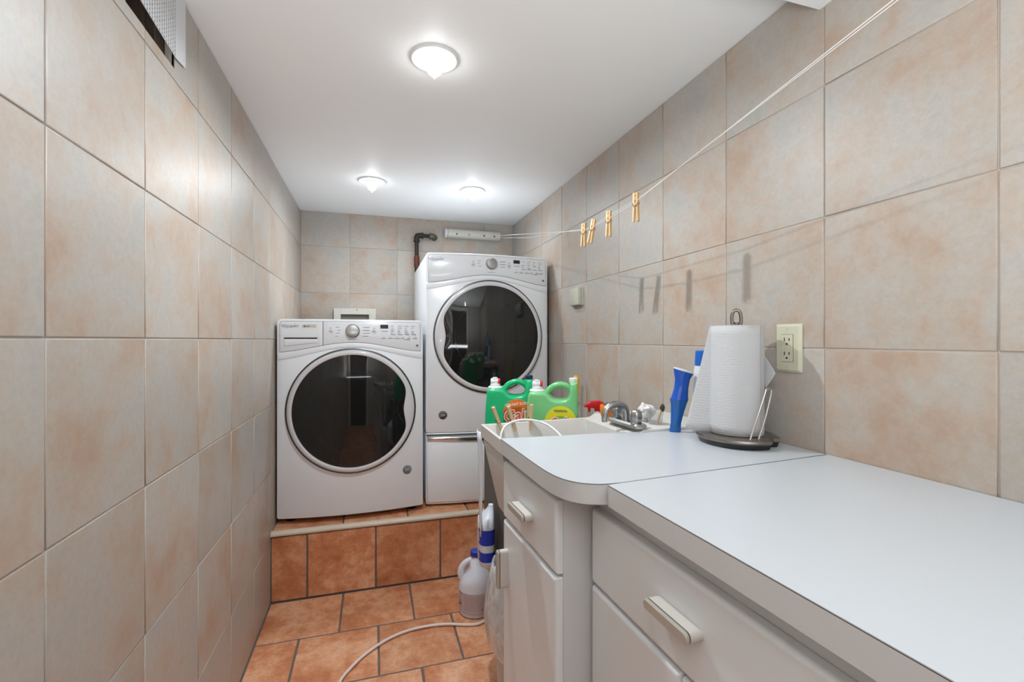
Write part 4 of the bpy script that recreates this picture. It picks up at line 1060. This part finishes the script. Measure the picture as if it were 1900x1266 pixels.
    for k in range(7):
        x = cx+(-0.045+0.015*k)*s
        if kind == 2 and 2 <= k <= 4: continue
        flat('label_leaf', [(x-0.006*s, 0.055*s), (x+0.004*s, 0.058*s), (x+0.008*s, (0.078+0.006*(k % 2))*s)], M['lab_yellow'] if k % 2 else M['green2'], yf-0.0010)
    return t
jug((0.492, 1.675, ZJ), math.radians(-17), 1.0, M['green1'], M['cap_navy'], 'dark green detergent jug with orange label band and navy spout cap, the left one', 1)
jug((0.604, 1.520, ZJ), math.radians(-24), 1.0, M['green2'], M['cap_w'], 'light green detergent jug with yellow label band and white spout cap, the right one', 2)

t = thing('red_spray_bottle', 'spray bottle with red trigger head behind the sink near the right wall', 'spray bottle', (0.850, 1.66, ZJ), rotz=math.radians(-20)); t.scale = (0.84,)*3
bm = BM(); lathe(bm, [(0.034, 0), (0.037, 0.004), (0.037, 0.060), (0.030, 0.085), (0.016, 0.100), (0.013, 0.112)], 28); obj('bottle', bm, M['cap_w'], t)
bm = BM(); lathe(bm, [(0.0155, 0.1125), (0.0155, 0.128), (0.012, 0.130)], 24); obj('collar', bm, M['cap_w'], t)
bm = curve_mesh([[(-0.062, 0.150), (-0.060, 0.160), (-0.030, 0.178), (0.010, 0.181), (0.030, 0.174), (0.024, 0.150), (0.012, 0.148), (0.012, 0.1305), (-0.012, 0.1305), (-0.014, 0.146), (-0.030, 0.147), (-0.034, 0.127), (-0.042, 0.126), (-0.044, 0.148)][::-1]], 0.013, 0.004, 3)
xf(bm, FRONT); obj('trigger_head', bm, M['red'], t, angle=50)
bm = BM(); tube(bm, [(0.0305, 0, 0.166), (0.040, 0, 0.163)], 0.009, 14); obj('rear_cap', bm, M['cap_w'], t)
t = thing('floor_brush', 'long-handled yellow brush with black band, upright against the right wall beyond the sink', 'brush', (0.905, 2.035, 0))
def hp_(f): return (0.0+0.026*f, 0.0, 0.045+f*0.985)
bm = BM(); tube(bm, [hp_(0), hp_(0.86)], 0.0125, 14); obj('shaft', bm, M['yellow'], t)
bm = BM(); ls = []
for f, wx, wy in ((0.875, 0.014, 0.010), (0.93, 0.0165, 0.010), (0.98, 0.0175, 0.010), (0.993, 0.014, 0.009), (1.0, 0.006, 0.005)):
    p = hp_(f); ls.append([(p[0]+wx*math.cos(2*PI*i/20), p[1]+wy*math.sin(2*PI*i/20), p[2]) for i in range(20)])
loops(bm, ls); h = obj('grip', bm, M['yellow'], t)
bm = BM(); p = hp_(0.975); box(bm, p[0]-0.010, p[0]-0.003, -0.0115, -0.0095, p[2]-0.006, p[2]+0.006); obj('hang_hole', bm, M['slot'], h, smooth=False)
bm = BM(); tube(bm, [hp_(0.848), hp_(0.874)], 0.0150, 14); obj('black_band', bm, M['cap_navy'], t)
bm = BM(); box(bm, -0.022, 0.022, -0.10, 0.10, 0.028, 0.052); obj('brush_block', bm, M['yellow'], t, bevel=0.004)
bm = BM(); box(bm, -0.020, 0.020, -0.096, 0.096, 0.0005, 0.0275); obj('bristles', bm, M['black'], t, bevel=0.002)

# ------------------------------------------------------------------ under the sink
t = thing('bleach_jug', 'white gallon jug with side handle, pinkish printed label and blue cap on the floor', 'jug', (0.436, 2.015, 0.0006), rotz=math.radians(-8)); t.scale = (1.0, 1.0, 0.88)
bm = BM()
pf = [(0.060, 0.0), (0.070, 0.004), (0.0735, 0.014), (0.0735, 0.150), (0.071, 0.172), (0.062, 0.198), (0.047, 0.226), (0.033, 0.250), (0.024, 0.266), (0.0195, 0.272), (0.0195, 0.284)]
rows = []
for r, z in pf:
    row = []
    for i in range(40):
        a = 2*PI*i/40; x, y = r*math.cos(a), r*math.sin(a)
        if z > 0.155: # hollow for the hand grip on the left
            k = max(0, -math.cos(a)); x += k*0.020*min(1, (z-0.155)/0.05)*(1 if z < 0.25 else 0.3)
        row.append((x, y, z))
    rows.append(row)
loops(bm, rows)
hp = catmull([(-0.056, 0, 0.165), (-0.064, 0, 0.185), (-0.063, 0, 0.212), (-0.052, 0, 0.236), (-0.034, 0, 0.252), (-0.010, 0, 0.262)], 7)
tube(bm, hp, [0.0165-0.004*i/(len(hp)-1) for i in range(len(hp))], 16)
b_ = obj('body', bm, M['white_pl'], t, angle=60)
bm = BM(); lathe(bm, [(0.0225, 0.2785), (0.024, 0.281), (0.0235, 0.301), (0.021, 0.304)], 28); obj('cap', bm, M['lab_blue'], t)
def wrap(r, a0, a1, z0, z1, n=24):
    bm = BM(); A = [math.radians(a0+(a1-a0)*i/n) for i in range(n+1)]
    loops(bm, [[(r*math.cos(a), r*math.sin(a), z) for a in A] for z in (z0, z1)], cap0=False, cap1=False, closed=False); return bm
o = obj('label', wrap(0.0741, -172, -8, 0.024, 0.122), M['lab_pink'], b_)
bm = BM()
def arcbox(a0, a1, z, h, r=0.0745):
    b2 = wrap(r, a0, a1, z-h/2, z+h/2, max(2, int((a1-a0)/6))); join(bm, b2)
for k in range(13):
    z = 0.108-0.0055*k; a = -135
    while a < -45:
        w_ = random.uniform(6, 22); arcbox(a, min(-42, a+w_), z, 0.0009); a += w_+3
arcbox(-168, -146, 0.116, 0.003); arcbox(-168, -146, 0.078, 0.003); arcbox(-168, -150, 0.062, 0.010); arcbox(-134, -40, 0.1195, 0.0008); arcbox(-134, -40, 0.0265, 0.0008)
arcbox(-52, -34, 0.050, 0.0035); arcbox(-52, -34, 0.043, 0.0015); arcbox(-52, -34, 0.038, 0.0025); arcbox(-52, -34, 0.032, 0.003)
obj('label_print', bm, M['lab_red'] if False else P('label_ink', (0.16, 0.07, 0.09), 0.6), b_)
bm = BM()     # recycling symbol: three chasing arrows
for k in range(3):
    a0 = math.radians(90+120*k)
    pts = []
    for q in range(6):
        a = a0-math.radians(8+16*q); pts.append((0.0085*math.cos(a), 0.0085*math.sin(a)))
    for (x0_, z0_), (x1_, z1_) in zip(pts, pts[1:]):
        n_2 = Vector((-(z1_-z0_), x1_-x0_)).normalized()*0.0014
        q4 = [(x0_-n_2.x, z0_-n_2.y), (x1_-n_2.x, z1_-n_2.y), (x1_+n_2.x, z1_+n_2.y), (x0_+n_2.x, z0_+n_2.y)]
        vv = []
        for x, z in q4:
            a = math.radians(-66)+x/0.0747; vv.append(bm.verts.new((0.0747*math.cos(a), 0.0747*math.sin(a), 0.044+z)))
        bm.faces.new(vv)
obj('recycling_mark', bm, P('mark_ink', (0.05, 0.03, 0.04), 0.6), b_)

t = thing('white_cleaner_bottle', 'flat white cleaner bottle with two blue label blocks on the small wooden shelf', 'bottle', (0.374, 1.560, 0.4305), rotz=math.radians(-6))
bm = BM(); ls = []
for z, wx, wy, cx in ((0.0, 0.020, 0.045, 0.004), (0.006, 0.026, 0.052, 0.002), (0.020, 0.0275, 0.054, 0), (0.135, 0.0275, 0.054, 0), (0.152, 0.0265, 0.052, 0), (0.166, 0.020, 0.038, 0.007), (0.182, 0.0125, 0.020, 0.014), (0.194, 0.009, 0.012, 0.017), (0.200, 0.008, 0.010, 0.017)):
    ls.append([(cx+math.copysign(abs(math.cos(a))**0.7, math.cos(a))*wx, math.copysign(abs(math.sin(a))**0.7, math.sin(a))*wy, z) for a in [2*PI*i/32 for i in range(32)]])
loops(bm, ls); b_ = obj('body', bm, M['white_pl'], t, angle=55)
def sup(bm, z0, z1, k=1.012, a0=-170, a1=-20):
    A = [math.radians(a0+(a1-a0)*i/30) for i in range(31)]
    loops(bm, [[(math.copysign(abs(math.cos(a))**0.7, math.cos(a))*0.0275*k*1.01, math.copysign(abs(math.sin(a))**0.7, math.sin(a))*0.054*k, z+0.010*math.cos(a)*(-1)*0) for a in A] for z in (z0, z1)], cap0=False, cap1=False, closed=False)
bm = BM(); sup(bm, 0.080, 0.131); obj('label_block', bm, M['lab_blue'], b_)
bm = BM(); sup(bm, 0.024, 0.056); obj('label_block', bm, M['lab_blue'], b_)
bm = BM()
for k in range(6): sup(bm, 0.088+0.006*k, 0.0905+0.006*k, 1.022, -172, -150)
for k in range(3): sup(bm, 0.032+0.007*k, 0.0345+0.007*k, 1.022, -172, -150)
obj('label_print', bm, M['lab_white'], b_)

t = thing('waste_bin', 'pale plastic rubbish bin beside the narrow cabinet under the sink', 'bin', (0.447, 1.318, 0))
bm = BM(); loops(bm, [[(r*math.cos(2*PI*i/40), r*math.sin(2*PI*i/40), z) for i in range(40)] for r, z in ((0.088, 0.0), (0.104, 0.49), (0.107, 0.492), (0.107, 0.500), (0.101, 0.500), (0.085, 0.006))])
obj('bin_wall', bm, M['bin'], t, angle=40)
from mathutils import noise
bm = BM(); ls = []
for (r, z) in ((0.084, 0.20), (0.096, 0.42), (0.098, 0.495), (0.100, 0.520), (0.106, 0.533), (0.112, 0.530), (0.117, 0.51), (0.123, 0.48), (0.128, 0.44), (0.131, 0.40), (0.130, 0.36), (0.125, 0.32), (0.119, 0.295)):
    row = []
    for i in range(96):
        a = 2*PI*i/96
        k = 1+0.045*noise.noise(Vector((math.cos(a)*2.2, math.sin(a)*2.2, z*6)))+0.022*noise.noise(Vector((math.cos(a)*9, math.sin(a)*9, z*9)))
        if r > 0.105: k = max(k, 0.985)
        row.append((r*k*math.cos(a), r*k*math.sin(a), z+0.020*noise.noise(Vector((math.cos(a)*3, math.sin(a)*3, 4)))*(1 if z > 0.5 else 0.4)))
    ls.append(row)
loops(bm, ls, cap0=False, cap1=False)
tag(obj('bin_liner', bm, M['bag'], angle=80), 'crinkled clear plastic bag lining the rubbish bin, folded over its rim', 'plastic bag').location = (0.447, 1.318, 0)

# white towel-like panel hanging between sink corner and bottle
t = thing('hanging_plastic_sheet', 'narrow white plastic sheet hanging from the far corner of the laundry sink', 'plastic sheet', (0.3245, 1.416, EYE-0.292))
bm = BM(); rows = []
for j in range(13):
    z = -0.325*j/12
    rows.append([(0.004*math.sin(i*1.3+j*0.3)+0.012*(j/12)*(i/6), 0.075*i/6*(1-0.25*j/12), z) for i in range(7)])
V = [[bm.verts.new(p) for p in r] for r in rows]
for j in range(12):
    for i in range(6): bm.faces.new((V[j][i], V[j][i+1], V[j+1][i+1], V[j+1][i]))
o = obj('sheet', bm, M['white_pl'], t); md = o.modifiers.new('s', 'SOLIDIFY'); md.thickness = 0.0012
bm = BM(); box(bm, -0.001, 0.010, -0.0105, -0.0005, -0.012, 0.004); obj('clip', bm, M['cap_w'], t, bevel=0.001)

# hose on the floor
hp = [(0.60, 1.86, 0.007), (0.53, 1.93, 0.007), (0.4737, 1.925, 0.007), (0.42, 1.905, 0.007), (0.367, 1.916, 0.007), (0.300, 1.940, 0.007), (0.2347, 1.950, 0.007), (0.1455, 1.945, 0.007), (0.0581, 1.912, 0.007), (-0.0237, 1.848, 0.007), (-0.079, 1.780, 0.007), (-0.112, 1.716, 0.007), (-0.135, 1.60, 0.007), (-0.15, 1.35, 0.007), (-0.13, 1.10, 0.007)]
bm = BM(); tube(bm, catmull(hp, 7), 0.0056, 12)
tag(obj('floor_hose', bm, M['hose']), 'thin pale hose curving across the orange floor tiles', 'hose')
